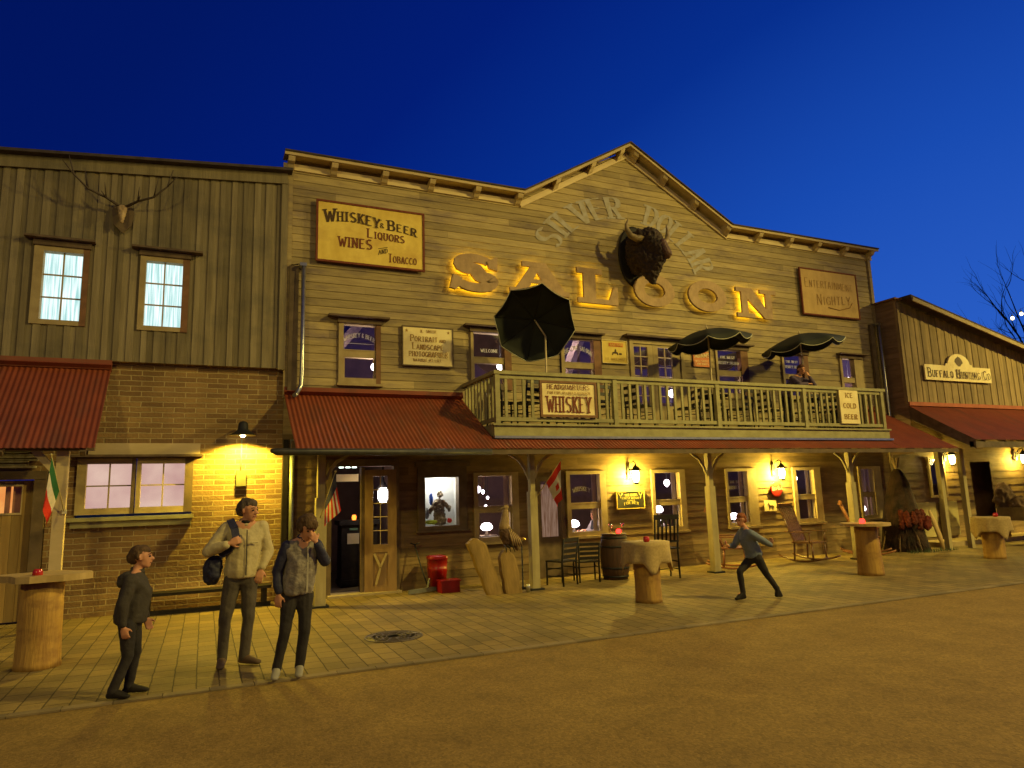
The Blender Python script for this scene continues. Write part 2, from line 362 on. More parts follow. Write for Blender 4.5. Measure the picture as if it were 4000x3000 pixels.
# ------------------------------------------------------------------ wall claddings with real openings
def clap(mb, x0, x1, z0, z1, y, bh, openings, xl=None, xr=None, dep=.014, ln=(2.2, 4.5)):
    rows = []; z = z0
    while z < z1-1e-4: rows.append((z, min(z+bh, z1))); z += bh
    for ri, (a, b) in enumerate(rows):
        cuts = sorted({a, b}|{q for o in openings for q in (o[2], o[3]) if a < q < b})
        jo = []; xx = x0-random.random()*ln[1]
        while xx < x1: xx += random.uniform(*ln); jo.append(xx)
        tones = [random.random() for _ in range(len(jo)+2)]
        for c0, c1 in zip(cuts, cuts[1:]):
            mid = (c0+c1)/2; iv = [(x0, x1)]
            for o in openings:
                if o[2] < mid < o[3]:
                    nv = []
                    for s, e in iv:
                        if o[1] <= s or o[0] >= e: nv.append((s, e)); continue
                        if o[0] > s: nv.append((s, o[0]))
                        if o[1] < e: nv.append((o[1], e))
                    iv = nv
            f0 = (c0-a)/bh; f1 = (c1-a)/bh
            ya = y-dep*(1-f0)-.003; yb = y-dep*(1-f1)-.003
            for s, e in iv:
                pts = [s]+[j for j in jo if s+.05 < j < e-.05]+[e]
                for p, q in zip(pts, pts[1:]):
                    mb.tone = tones[sum(1 for j in jo if j <= p+1e-6)]
                    pl0, pl1, pq0, pq1 = p, p, q, q
                    if xl and p == x0: pl0, pl1 = xl(c0), xl(c1)
                    if xr and q == x1: pq0, pq1 = xr(c0), xr(c1)
                    if xl or xr:
                        lo0, lo1 = (xl(c0), xl(c1)) if xl else (x0, x0); hi0, hi1 = (xr(c0), xr(c1)) if xr else (x1, x1)
                        pl0, pl1 = max(pl0, lo0), max(pl1, lo1); pq0, pq1 = min(pq0, hi0), min(pq1, hi1)
                        if pq0-pl0 < .01 and pq1-pl1 < .01: continue
                        pq1 = max(pq1, pl1); pq0 = max(pq0, pl0)
                    mb.quad((pl0, ya, c0), (pq0, ya, c0), (pq1, yb, c1), (pl1, yb, c1))
                    if c0 == a: mb.quad((pl0, y+.004, c0), (pq0, y+.004, c0), (pq0, ya, c0), (pl0, ya, c0))
                    if p > s and not (xl and (p < xl(c1)+.02 or p > xr(c1)-.02)): mb.tone = 0; mb.quad((p-.004, ya-.001, c0), (p+.002, ya-.001, c0), (p+.002, yb-.001, c1), (p-.004, yb-.001, c1))
    mb.tone = .5
def battens(mb, x0, x1, zb, zt, y, bw, openings, dep=.014):
    x = x0; i = 0
    while x < x1-1e-4:
        ww = bw*random.uniform(.8, 1.25); e = min(x+ww, x1)
        cuts = sorted({x, e}|{q for o in openings for q in (o[0], o[1]) if x < q < e})
        t = random.random(); yy = y-(dep if i % 2 else 0)
        for a, b in zip(cuts, cuts[1:]):
            mid = (a+b)/2; iv = [(zb, None)]
            zs = [zb]; 
            for o in sorted((o for o in openings if o[0] < mid < o[1]), key=lambda o: o[2]): zs += [o[2], o[3]]
            zs.append(None)
            for k in range(0, len(zs), 2):
                lo, hi = zs[k], zs[k+1]
                ha, hb = (zt(a), zt(b)) if hi is None else (hi, hi)
                mb.tone = t
                mb.quad((a, yy, lo), (b, yy, lo), (b, yy, hb), (a, yy, ha))
                if i % 2:
                    if a == x: mb.quad((a, yy, lo), (a, yy, ha), (a, y+.003, ha), (a, y+.003, lo))
                    if b == e: mb.quad((b, yy, lo), (b, y+.003, lo), (b, y+.003, hb), (b, yy, hb))
        x = e; i += 1
    mb.tone = .5
def holed(mb, x0, x1, z0, z1, y, openings, back=.16):
    xs = sorted({x0, x1}|{q for o in openings for q in o[:2] if x0 < q < x1}); zs = sorted({z0, z1}|{q for o in openings for q in o[2:4] if z0 < q < z1})
    for a, b in zip(xs, xs[1:]):
        for c, d in zip(zs, zs[1:]):
            mx, mz = (a+b)/2, (c+d)/2
            if any(o[0] < mx < o[1] and o[2] < mz < o[3] for o in openings): continue
            mb.quad((a, y, c), (b, y, c), (b, y, d), (a, y, d))
    for o in openings:
        a, b, c, d = o[:4]
        mb.quad((a, y, c), (a, y+back, c), (a, y+back, d), (a, y, d)); mb.quad((b, y, c), (b, y, d), (b, y+back, d), (b, y+back, c))
        mb.quad((a, y, d), (a, y+back, d), (b, y+back, d), (b, y, d)); mb.quad((a, y, c), (b, y, c), (b, y+back, c), (a, y+back, c))
def corrugated(mb, x0, x1, top, eave, pitch=.075, amp=.0072, per=8, thick=.0):
    n = int((x1-x0)/pitch*per); vs = []
    (yt, zt), (ye, ze) = top, eave; dn = Vector((0, zt-ze, -(ye-yt)))
    nrm = Vector((0, -(zt-ze), (yt-ye))).normalized()
    for i in range(n+1):
        x = x0+(x1-x0)*i/n; d = amp*sin(2*pi*i/per)
        for k in range(5):
            f = k/4; p = Vector((x, yt+(ye-yt)*f, zt+(ze-zt)*f-.012*sin(pi*f)))+nrm*d; vs.append(p)
    mb.add(vs, [(i*5+k, (i+1)*5+k, (i+1)*5+k+1, i*5+k+1) for i in range(n) for k in range(4)], True)

pane_up = glass('upper_pane', .30); pane_low = glass('lower_pane', .035); pane_clear = glass('clear_pane', .03)
decal_w = mat('white_window_lettering', (.75, .72, .72), (.55, .52, .55), 14, rough=.6)
def window(root, fr, gl, y, mframe, pane, hood=None, sill=None, split=None, grid=None, jamb_r=None, deco=None, name='window'):
    """fr=(x0,x1,z0,z1) outer frame; gl=(x0,x1,z0,z1) glass"""
    a, b, c, d = fr; p, q, r, s = gl; f = MB(); yf = y-.045
    f.box(a, p, yf, y+.10, c, d)
    if jamb_r is None: f.box(q, b, yf, y+.10, c, d)
    f.box(p, q, yf+.002, y+.10, s, d); f.box(p, q, yf+.002, y+.10, c, r)
    o = build(f, name, mframe, root)
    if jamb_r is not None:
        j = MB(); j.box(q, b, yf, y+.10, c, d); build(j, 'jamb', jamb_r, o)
    g = MB(); g.quad((p, y+.045, r), (q, y+.045, r), (q, y+.045, s), (p, y+.045, s))
    if split:
        z0, z1 = split
        g = MB(); g.quad((p, y+.03, z1), (q, y+.03, z1), (q, y+.03, s), (p, y+.03, s)); build(g, 'pane', pane, o)
        g = MB(); g.quad((p, y+.06, r), (q, y+.06, r), (q, y+.06, z0), (p, y+.06, z0)); build(g, 'pane', pane if pane is not pane_up else pane_mid, o)
        m = MB(); m.box(p, q, y-.02, y+.07, z0, z1); m.box(p, q, y-.028, y-.02, z1-.02, z1); m.box(p, p+.03, y+.0, y+.055, r, z0); m.box(q-.03, q, y+.0, y+.055, r, z0)
        build(m, 'meeting_rail', mframe, o)
    else: build(g, 'pane', pane, o)
    if grid:
        nx, nz = grid; m = MB(); t = .011
        for i in range(1, nx): x = p+(q-p)*i/nx; m.box(x-t, x+t, y+.012, y+.042, r, s)
        for i in range(1, nz): z = r+(s-r)*i/nz; m.box(p, q, y+.015, y+.042, z-t, z+t)
        build(m, 'muntin', mframe, o)
    if hood:
        h = MB(); x0, x1, z = hood; h.box(x0, x1, y-.17, y-.002, z, z+.035)
        h.box(a-.02, b+.02, y-.075, y-.004, z-.10, z-.002)
        build(h, 'hood', hood_m, o)
    if sill:
        h = MB(); x0, x1, z = sill; h.box(x0, x1, y-.10, y-.003, z-.045, z); build(h, 'sill', mframe, o)
    return o
pane_mid = glass('middle_pane', .16)

# ================================================================== THE SETTING
road_m = mat('gritty_road', (.30, .19, .045), (.25, .155, .036), 1.1, (1, 1, 1), .85, .35, 60, grime=(.21, .13, .035), gscale=.35, gamt=.5)
n = road_m.node_tree.nodes; l = road_m.node_tree.links; b = n['Principled BSDF']; src = b.inputs['Base Color'].links[0].from_socket
tcn = n.new('ShaderNodeTexCoord'); sp1 = n.new('ShaderNodeTexVoronoi'); sp1.inputs['Scale'].default_value = 45; l.new(tcn.outputs['Object'], sp1.inputs[0])
rg = n.new('ShaderNodeMapRange'); rg.inputs['From Min'].default_value = .0; rg.inputs['From Max'].default_value = 1; rg.inputs['To Min'].default_value = .72; rg.inputs['To Max'].default_value = 1.25; l.new(sp1.outputs['Color'], rg.inputs[0])
st2 = n.new('ShaderNodeTexNoise'); st2.inputs['Scale'].default_value = 2.3; st2.inputs['Detail'].default_value = 9; st2.inputs['Roughness'].default_value = .7; l.new(tcn.outputs['Object'], st2.inputs[0])
rg2 = n.new('ShaderNodeMapRange'); rg2.inputs['From Min'].default_value = .35; rg2.inputs['From Max'].default_value = .65; rg2.inputs['To Min'].default_value = .84; rg2.inputs['To Max'].default_value = 1.1; l.new(st2.outputs[0], rg2.inputs[0])
mm = n.new('ShaderNodeMath'); mm.operation = 'MULTIPLY'; l.new(rg.outputs[0], mm.inputs[0]); l.new(rg2.outputs[0], mm.inputs[1])
vs_ = n.new('ShaderNodeVectorMath'); vs_.operation = 'SCALE'; l.new(src, vs_.inputs[0]); l.new(mm.outputs[0], vs_.inputs['Scale']); l.new(vs_.outputs[0], b.inputs['Base Color'])
g = MB(); g.quad((-300, -200, -.016), (400, -200, -.016), (400, 500, -.016), (-300, 500, -.016)); build(g, 'ground', road_m, kind='structure')
pav_m = brick_mat('paving_stones', (.285, .20, .068), (.195, .142, .055), (.085, .058, .022), .28, .20, .0075, .6, False, rough=.75)
g = MB(); g.box(-30, 80, 7.33, 12.86, -.014, 0); build(g, 'pavement', pav_m, kind='structure')
kerb_m = mat('kerb_stone', (.27, .20, .10), (.17, .13, .07), 3, rough=.8, bump=.3, bscale=30, tone=.2)
g = MB(); x = -30.0
while x < 80: g.tone = random.random(); g.box(x, x+.38, 7.215, 7.322, -.014, .001+random.random()*.003); x += .386
build(g, 'kerb_strip', kerb_m, kind='structure')

# ================================================================== LEFT BUILDING
LB = thing('brick_and_board_building', 'building of brown brick below and grey vertical boards above, at left', 'building', (-1.5, 12.75, 0))
uw = [(-2.64, -1.88, 4.57, 5.92), (-1.14, -.385, 4.57, 5.92)]; topz = lambda x: 7.30+(x+3.2)*.0945
g = MB(); battens(g, -9, 1.10, 4.02, lambda x: topz(x)-.02, 12.65, .092, uw); build(g, 'board_wall', barn, LB)
g = MB(); g.beam((-9, 12.60, topz(-9)-.10), (1.2, 12.60, topz(1.2)-.10), .03, .2); g.box(1.10, 1.215, 12.60, 12.72, 4.0, topz(1.1)-.2); build(g, 'corner_board', barn, LB)
g = MB(); g.beam((-9, 12.55, topz(-9)+.03), (1.27, 12.55, topz(1.27)+.03), .22, .05); build(g, 'roof_edge', roofcap, LB)
g = MB(); g.quad((-9, 12.6, topz(-9)+.02), (1.2, 12.6, topz(1.2)+.02), (1.2, 20, topz(1.2)+.2), (-9, 20, topz(-9)+.2)); g.quad((-9, 20, 0), (-9, 12.9, 0), (-9, 12.9, 6.7), (-9, 20, 6.9)); build(g, 'roof', roofcap, LB)
curt = emit('lit_white_curtain', (.30, .56, .54), 1.3, (.88, 1.0, .98), 3.0, (14, 1, .5))
for (a, b, c, d), gl, hd in zip(uw, [(-2.51, -1.965, 4.65, 5.78), (-1.05, -.49, 4.65, 5.78)], [(-2.77, -1.80, 5.965), (-1.27, -.185, 5.965)]):
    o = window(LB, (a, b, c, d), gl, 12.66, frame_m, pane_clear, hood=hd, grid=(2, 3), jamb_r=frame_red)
    k = MB(); n = 40; p, q, r, s = gl; vs = []
    for i in range(n+1): x = p-.03+(q-p+.06)*i/n; vs += [(x, 12.80+.02*sin(i*1.3)+.012*sin(i*.57), r-.03), (x, 12.80+.02*sin(i*1.3), s+.03)]
    k.add(vs, [(2*i, 2*i+2, 2*i+3, 2*i+1) for i in range(n)], True); build(k, 'curtain', curt, o)
brick = brick_mat('brown_brick', (.33, .21, .085), (.19, .11, .05), (.44, .33, .16), .33, .087, .010, 1.0)
lw = (-1.86, -.195, 1.50, 2.46); door_o = (-3.4, -2.24, 0, 2.26)
g = MB(); holed(g, -9, 1.235, 0, 4.02, 12.75, [lw, door_o]); g.quad((-9, 12.75, 4.02), (1.235, 12.75, 4.02), (1.235, 12.62, 4.02), (-9, 12.62, 4.02)); build(g, 'brick_wall', brick, LB)
frost = emit('frosted_lit_pane', (.58, .34, .30), 1.0, (.76, .52, .42), 1.6)
for gl, fr in (((-1.73, -1.10, 1.66, 2.36), (-1.86, -1.045, 1.56, 2.44)), ((-.965, -.32, 1.66, 2.36), (-1.03, -.195, 1.56, 2.44))):
    o = window(LB, fr, gl, 12.76, frame_m, pane_clear, grid=(2, 2), jamb_r=frame_d)
    k = MB(); p, q, r, s = gl; k.quad((p-.02, 12.82, r-.02), (q+.02, 12.82, r-.02), (q+.02, 12.82, s+.02), (p-.02, 12.82, s+.02)); build(k, 'frosted_sheet', frost, o)
g = MB(); g.box(-1.97, -.16, 12.60, 12.745, 1.46, 1.52); g.box(-1.90, -.19, 12.66, 12.745, 1.36, 1.455); build(g, 'sill', balc, LB)
g = MB(); g.box(-1.95, -.06, 12.56, 12.745, 2.465, 2.50); g.box(-1.88, -.18, 12.66, 12.745, 2.44, 2.464); build(g, 'hood', hood_m, LB)
g = MB(); g.box(-1.72, -.10, 12.69, 12.747, 2.505, 2.69); build(g, 'lintel', trim, LB)
# door at far left
dr = MB(); x = -3.3
while x < -2.42: dr.tone = random.random(); dr.box(x, min(x+.12, -2.415), 12.80, 12.84, 0.02, 1.60); dr.box(x, min(x+.12, -2.415), 12.80, 12.84, 2.06, 2.12); x += .124
dr.box(-2.56, -2.415, 12.80, 12.841, 1.60, 2.06)
dob = build(dr, 'door', mat('ochre_door_boards', (.40, .27, .09), (.30, .19, .06), 5, (3, 3, .3), .6, .2, tone=.2), LB)
g = MB(); g.box(-3.3, -2.56, 12.785, 12.80, 1.60, 1.63); g.box(-3.3, -2.56, 12.785, 12.80, 2.03, 2.06); g.box(-2.575, -2.56, 12.785, 12.80, 1.63, 2.03); build(g, 'pane_bead', trim, dob)
g = MB(); g.quad((-3.3, 12.83, 1.63), (-2.575, 12.83, 1.63), (-2.575, 12.83, 2.03), (-3.3, 12.83, 2.03)); build(g, 'pane', pane_clear, dob)
g = MB(); g.quad((-3.4, 12.95, 1.5), (-2.3, 12.95, 1.5), (-2.3, 12.95, 2.1), (-3.4, 12.95, 2.1)); build(g, 'lit_panel', emit('orange_interior', (.95, .42, .10), 1.0, (.85, .30, .07), 4), dob)
g = MB(); g.box(-2.80, -2.74, 12.88, 12.93, 1.5, 2.1); g.box(-2.70, -2.56, 12.87, 12.92, 1.5, 2.1); build(g, 'curtain', mat('rosy_curtain', (.5, .25, .18), None, 6, rough=.9), dob)
g = MB(); g.box(-2.41, -2.25, 12.70, 12.86, 0, 2.13); g.box(-3.6, -2.25, 12.69, 12.86, 2.131, 2.26); build(g, 'door_frame', frame_d, LB)
g = MB(); 
for i in range(9): g.tone = random.random(); a = -3.4+random.random()*.2; g.beam((a, 12.70, 2.33+i*.034), (-2.30-random.random()*.25, 12.70, 2.33+i*.034+random.uniform(-.02, .02)), .05, .03)
build(g, 'weathered_slats', mat('weathered_slats', (.42, .38, .22), (.2, .17, .1), 12, rough=.9, tone=.4), LB)
aw = MB(); corrugated(aw, -9, -1.47, (12.66, 3.90), (11.40, 2.52)); awo = build(aw, 'awning', redroof, LB)
g = MB(); g.box(-9, -1.46, 12.60, 12.648, 3.88, 4.03); g.beam((-9, 12.60, 3.90), (-1.46, 12.60, 3.90), .16, .02, (0, .6, .8)); build(g, 'flashing', redroof, awo)
g = MB()
for x in (-1.62, -2.6, -3.6, -4.6): g.beam((x, 12.7, 3.80), (x, 11.45, 2.44), .07, .09)
g.box(-9, -1.5, 11.62, 11.74, 2.50, 2.60); build(g, 'rafter', frame_d, awo)
g = MB(); g.box(-1.965, -1.815, 11.64, 11.76, 0, 2.52); g.beam((-1.89, 11.7, 2.1), (-2.25, 11.7, 2.52), .09, .09); g.box(-2.01, -1.77, 11.60, 11.80, 0, .12); build(g, 'post', trim, LB)
g = MB(); g.box(-1.845, -1.79, 11.615, 11.64, 1.60, 1.66); build(g, 'flag_socket', mat('cream_plate', (.7, .66, .5), None, 4), LB)

# ================================================================== SALOON
SB = thing('saloon_building', 'two storey wooden saloon with stepped gable, red porch roof and balcony', 'building', (8.75, 12.7, 0))
UW = {  # outer frame, glass, meeting rail
 'a': ((2.17, 2.96, 3.78, 4.99), (2.26, 2.87, 3.91, 4.93), (4.30, 4.45)),
 'b': ((4.79, 5.68, 3.78, 4.99), (4.85, 5.53, 3.91, 4.95), (4.32, 4.45)),
 'c': ((6.85, 7.84, 3.78, 4.99), (6.93, 7.66, 3.91, 4.96), (4.32, 4.45)),
 'd': ((11.03, 12.02, 3.78, 4.99), (11.09, 11.80, 3.91, 4.96), (4.33, 4.46)),
 'e': ((13.13, 14.02, 3.78, 4.99), (13.20, 13.86, 3.91, 4.96), (4.33, 4.46)),
 'f': ((15.16, 15.98, 3.78, 4.99), (15.24, 15.69, 3.91, 4.96), (4.32, 4.46))}
UD = (8.60, 10.10, 2.95, 5.05)
ups = [v[0] for v in UW.values()]+[UD]
gl_ = lambda z: 6.05+(z-8.15)/(9.62-8.15)*(8.80-6.05); gr_ = lambda z: 11.65-(z-8.15)/(9.62-8.15)*(11.65-8.80)
g = MB(); clap(g, 1.22, 16.75, 2.85, 8.15, 12.70, .150, ups)
clap(g, 6.05, 11.65, 8.15, 9.60, 12.70, .150, [], gl_, gr_); build(g, 'upper_wall', siding, SB)
g = MB(); holed(g, 1.22, 16.75, 2.6, 8.15, 12.715, ups)
g.quad((1.22, 12.72, 2.6), (1.22, 20, 2.6), (1.22, 20, 8.1), (1.22, 12.72, 8.1)); g.quad((16.75, 12.72, 0), (16.75, 20, 0), (16.75, 20, 8.1), (16.75, 12.72, 8.1)); g.quad((1.22, 20, 0), (16.75, 20, 0), (16.75, 20, 8.1), (1.22, 20, 8.1))
g.prism([(6.05, 8.15), (11.65, 8.15), (8.8, 9.6)], 12.716, 12.9); build(g, 'wall_lining', inner, SB)
g = MB(); g.box(1.22, 16.75, 12.75, 20, 8.02, 8.12); build(g, 'flat_roof', roofcap, SB)
g = MB(); g.box(1.20, 1.30, 12.645, 12.70, 3.5, 8.0); build(g, 'corner_board', siding, SB); g = MB(); g.box(16.66, 16.765, 12.645, 12.72, 0, 8.0); build(g, 'corner_board', siding, SB)
# cornice follows the stepped gable
cor = [(1.12, 8.075), (6.02, 8.075), (8.79, 9.70), (11.68, 8.075), (16.84, 8.075)]
g = MB(); gc = MB(); gf = MB()
for (xa, za), (xb, zb) in zip(cor, cor[1:]):
    sl = (zb-za)/(xb-xa)
    def sp(mb, y0, y1, d0, d1, ins=0):
        xa2, xb2 = xa, xb
        mb.add([(xa2, y0, za+d0), (xb2, y0, zb+d0), (xb2, y1, zb+d0), (xa2, y1, za+d0), (xa2, y0, za+d1), (xb2, y0, zb+d1), (xb2, y1, zb+d1), (xa2, y1, za+d1)],
               [(0,3,2,1),(4,5,6,7),(0,1,5,4),(1,2,6,5),(2,3,7,6),(3,0,4,7)])
    k = sqrt(1+sl*sl)
    sp(g, 12.42, 12.74, -.03*k, 0); sp(g, 12.41, 12.435, -.055*k, .004); sp(gc, 12.38, 12.44, .006, .035*k); sp(gc, 12.44, 12.80, .006, .025*k)
    sp(gf, 12.65, 12.69, -.235*k, -.115*k)
co = build(g, 'cornice', trim, SB); build(gc, 'roof_cap', roofcap, SB); build(gf, 'frieze_board', mat('cream_frieze', (.74, .60, .36), (.6, .47, .27), 5, (.4, 1, 1), .7), co)
def cz(x):
    for (xa, za), (xb, zb) in zip(cor, cor[1:]):
        if xa <= x <= xb: return za+(zb-za)*(x-xa)/(xb-xa), (zb-za)/(xb-xa)
for x in (1.25, 2.04, 3.02, 3.98, 4.97, 5.93, 6.87, 7.80, 8.60, 8.98, 9.78, 10.66, 11.60, 12.64, 13.68, 14.67, 15.68, 16.66):
    z, sl = cz(x); k = MB(); w2 = .06; prof = [(12.69, -.032), (12.44, -.032), (12.44, -.08), (12.48, -.14), (12.56, -.17), (12.61, -.22), (12.69, -.26)]
    vs = [(x-w2, y_, z+d_-sl*w2) for y_, d_ in prof]+[(x+w2, y_, z+d_+sl*w2) for y_, d_ in prof]; n = len(prof)
    k.add(vs, [tuple(range(n)), tuple(range(2*n-1, n-1, -1))]+[(i, i+n, (i+1) % n+n, (i+1) % n) for i in range(n)]); build(k, 'bracket', trim, co)
hoods = {'a': (1.97, 3.11, 5.05), 'b': (4.64, 5.85, 5.06), 'c': (6.7, 7.90, 5.07), 'd': (10.9, 12.15, 5.07), 'e': (13.0, 14.15, 5.07), 'f': (15.1, 16.16, 5.06)}
for k_, (fr, gl, spl) in UW.items():
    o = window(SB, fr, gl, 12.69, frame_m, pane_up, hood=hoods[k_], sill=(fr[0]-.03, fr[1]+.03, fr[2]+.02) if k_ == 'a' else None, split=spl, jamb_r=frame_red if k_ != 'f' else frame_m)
    t = MB(); p, q = gl[0], gl[1]; yy = 12.69+.028
    if k_ == 'a':
        line(t, 'WHISKEY & BEER', p+.02, q-.02, 4.60, .085, yy, arch=.10); t.quad((p+.02, yy, 4.575), (q-.02, yy, 4.575), (q-.02, yy, 4.583), (p+.02, yy, 4.583))
    if k_ == 'b': line(t, 'WELCOME', p+.18, q-.12, 4.56, .07, yy)
    if k_ == 'c': line(t, 'BIG TIME SALOON', p+.03, q-.03, 4.60, .10, yy, arch=.13)
    if k_ in 'de': line(t, 'THE BEST', p+.12, q-.14, 4.76, .06, yy); line(t, 'WHISKEY SALOON', p+.03, q-.03, 4.62, .07, yy)
    if t.v: build(t, 'window_lettering', decal_w, o)
# balcony doors
g = MB(); g.box(8.60, 8.70, 12.645, 12.80, 2.95, 4.96); g.box(10.0, 10.10, 12.645, 12.80, 2.95, 4.96); g.box(8.60, 10.10, 12.645, 12.80, 4.961, 5.05); dfo = build(g, 'balcony_door_frame', frame_m, SB)
for a, b, p, q in ((8.705, 9.235, 8.72, 9.09), (9.24, 9.995, 9.375, 9.77)):
    g = MB(); y0, y1 = 12.67, 12.72
    g.box(a, p, y0, y1, 2.97, 4.955); g.box(q, b, y0, y1, 2.97, 4.955); g.box(p, q, y0, y1, 4.90, 4.955); g.box(p, q, y0, y1, 2.97, 3.55); o = build(g, 'balcony_door', frame_m, SB)
    k = MB(); k.quad((p, 12.70, 3.55), (q, 12.70, 3.55), (q, 12.70, 4.90), (p, 12.70, 4.90)); build(k, 'pane', pane_up, o)
    k = MB(); xm = (p+q)/2; k.box(xm-.01, xm+.01, 12.676, 12.698, 3.55, 4.90)
    for i in range(1, 6): z = 3.55+1.35*i/6; k.box(p, q, 12.679, 12.698, z-.01, z+.01)
    build(k, 'muntin', trim, o)
g = MB(); g.box(8.45, 10.2, 12.50, 12.69, 5.10, 5.14); g.box(8.56, 10.14, 12.60, 12.688, 5.06, 5.098); build(g, 'hood', hood_m, dfo)

# ground floor
LW = {'a': ((4.79, 5.75, .74, 2.12), (4.88, 5.60, .87, 2.05)), 'b': ((6.84, 7.80, .74, 2.12), (6.93, 7.65, .87, 2.05)), 'c': ((8.97, 9.88, .74, 2.12), (9.05, 9.73, .87, 2.05)),
      'd': ((11.05, 11.97, .74, 2.12), (11.11, 11.69, .87, 2.05)), 'e': ((13.13, 14.05, .74, 2.12), (13.24, 13.83, .87, 2.05)), 'f': ((15.40, 16.22, .74, 2.12), (15.48, 15.94, .87, 2.05))}
door_gap = (2.02, 3.24, 0, 2.27); disp = (3.66, 4.64, 1.05, 2.25); d2 = (6.15, 6.80, .02, 2.02)
los = [v[0] for v in LW.values()]+[door_gap, disp, d2]
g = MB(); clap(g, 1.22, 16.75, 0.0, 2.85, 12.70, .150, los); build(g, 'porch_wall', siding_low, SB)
g = MB(); holed(g, 1.22, 16.75, 0, 2.6, 12.715, los, .12); build(g, 'porch_wall_lining', inner, SB)
for k_, (fr, gl) in LW.items():
    o = window(SB, fr, gl, 12.69, frame_m, pane_low, sill=(fr[0]-.02, fr[1]+.02, .78), split=(1.335, 1.465))
    k = MB(); p, q = gl[0], gl[1]; n = 14; vs = []
    for i in range(n+1): x = q-.10+.10*i/n; vs += [(x, 12.84+.012*sin(i*1.7), .8), (x, 12.84+.012*sin(i*1.7), 2.07)]
    k.add(vs, [(2*i, 2*i+2, 2*i+3, 2*i+1) for i in range(n)], True); build(k, 'curtain', mat('net_curtain', (.62, .5, .45), (.45, .36, .33), 9, (6, 1, .5), .9), o)
    t = MB(); yy = 12.69+.028
    if k_ in 'd': line(t, 'THE BEST', p+.1, q-.1, 1.78, .06, yy); line(t, 'WHISKEY BAR', p+.04, q-.04, 1.64, .08, yy)
    if k_ == 'b':
        line(t, 'WHISKEY', p+.1, p+.5, 1.66, .09, yy, arch=.05)
    if t.v: build(t, 'window_lettering', mat('faded_window_lettering', (.4, .36, .33), None, 10), o)
# lantern-lit board behind the third window and glazed side door
k = MB(); k.box(6.15, 6.25, 12.66, 12.80, .02, 2.02); k.box(6.70, 6.80, 12.66, 12.80, .02, 2.02); k.box(6.25, 6.70, 12.66, 12.80, 1.92, 2.02); k.box(6.25, 6.70, 12.68, 12.78, .02, .80); sd = build(k, 'side_door', frame_d, SB)
k = MB(); k.quad((6.25, 12.73, .8), (6.7, 12.73, .8), (6.7, 12.73, 1.92), (6.25, 12.73, 1.92)); build(k, 'pane', pane_low, sd)
k = MB(); n = 30; vs = []
for i in range(n+1): x = 6.26+.43*i/n; vs += [(x, 12.79+.014*sin(i*1.5), .8), (x, 12.79+.014*sin(i*1.5), 1.86)]
k.add(vs, [(2*i, 2*i+2, 2*i+3, 2*i+1) for i in range(n)], True); build(k, 'curtain', emit('glowing_lace_curtain', (.30, .14, .07), .42, (.60, .36, .24), 4, (12, 1, .8)), sd)
# shop display window
k = MB(); k.box(3.66, 3.80, 12.62, 12.80, 1.05, 2.25); k.box(4.47, 4.64, 12.62, 12.80, 1.05, 2.25); k.box(3.80, 4.47, 12.62, 12.80, 2.04, 2.25); k.box(3.80, 4.47, 12.62, 12.80, 1.05, 1.13); k.box(3.62, 4.68, 12.58, 12.66, 1.02, 1.05); k.box(3.60, 4.70, 12.58, 12.66, 2.252, 2.34)
dw = build(k, 'display_window', frame_d, SB)
k = MB(); k.quad((3.8, 12.72, 1.13), (4.47, 12.72, 1.13), (4.47, 12.72, 2.04), (3.8, 12.72, 2.04)); build(k, 'pane', pane_clear, dw)
whitebox = mat('white_showcase_lining', (.8, .8, .76), None, 4, rough=.9)
k = MB(); k.quad((3.75, 13.15, 1.05), (4.55, 13.15, 1.05), (4.55, 13.15, 2.1), (3.75, 13.15, 2.1)); k.quad((3.75, 12.8, 1.1), (4.55, 12.8, 1.1), (4.55, 13.15, 1.1), (3.75, 13.15, 1.1)); k.quad((3.75, 12.8, 1.05), (3.75, 13.15, 1.05), (3.75, 13.15, 2.12), (3.75, 12.8, 2.12)); k.quad((4.55, 12.8, 1.05), (4.55, 12.8, 2.12), (4.55, 13.15, 2.12), (4.55, 13.15, 1.05)); k.quad((3.75, 12.8, 2.12), (3.75, 13.15, 2.12), (4.55, 13.15, 2.12), (4.55, 12.8, 2.12)); build(k, 'showcase', whitebox, dw)
k = MB(); k.tube([(3.8, 12.9, 2.09), (4.5, 12.9, 2.09)], .015); tl = build(k, 'lamp_tube', emit('cool_tube', (1, 1, .95), 22), dw)
# entrance: frame, open leaf with glazing
k = MB(); k.box(1.98, 2.07, 12.62, 12.80, 0, 2.27); k.box(2.60, 2.66, 12.64, 12.80, 0, 2.25); k.box(3.2, 3.30, 12.62, 12.80, 0, 2.27); k.box(1.98, 3.30, 12.62, 12.80, 2.271, 2.40); build(k, 'door_frame', frame_d, SB)
rm = Matrix.Translation((2.66, 12.62, 0)) @ Matrix.Rotation(radians(-14), 4, 'Z')
def lb(mb, *a): mb.box(*a, m=rm)
k = MB(); lb(k, 0, .15, 0, .045, .03, 2.2); lb(k, .41, .57, 0, .045, .03, 2.2); lb(k, .15, .41, 0, .045, 2.08, 2.2); lb(k, .15, .41, 0, .045, .72, .86); lb(k, .15, .41, 0, .045, .03, .14); lb(k, .15, .41, .015, .03, .14, .72)
dl = build(k, 'door', mat('door_brown', (.30, .19, .09), (.2, .12, .06), 6, (2, 2, .4), .6), SB)
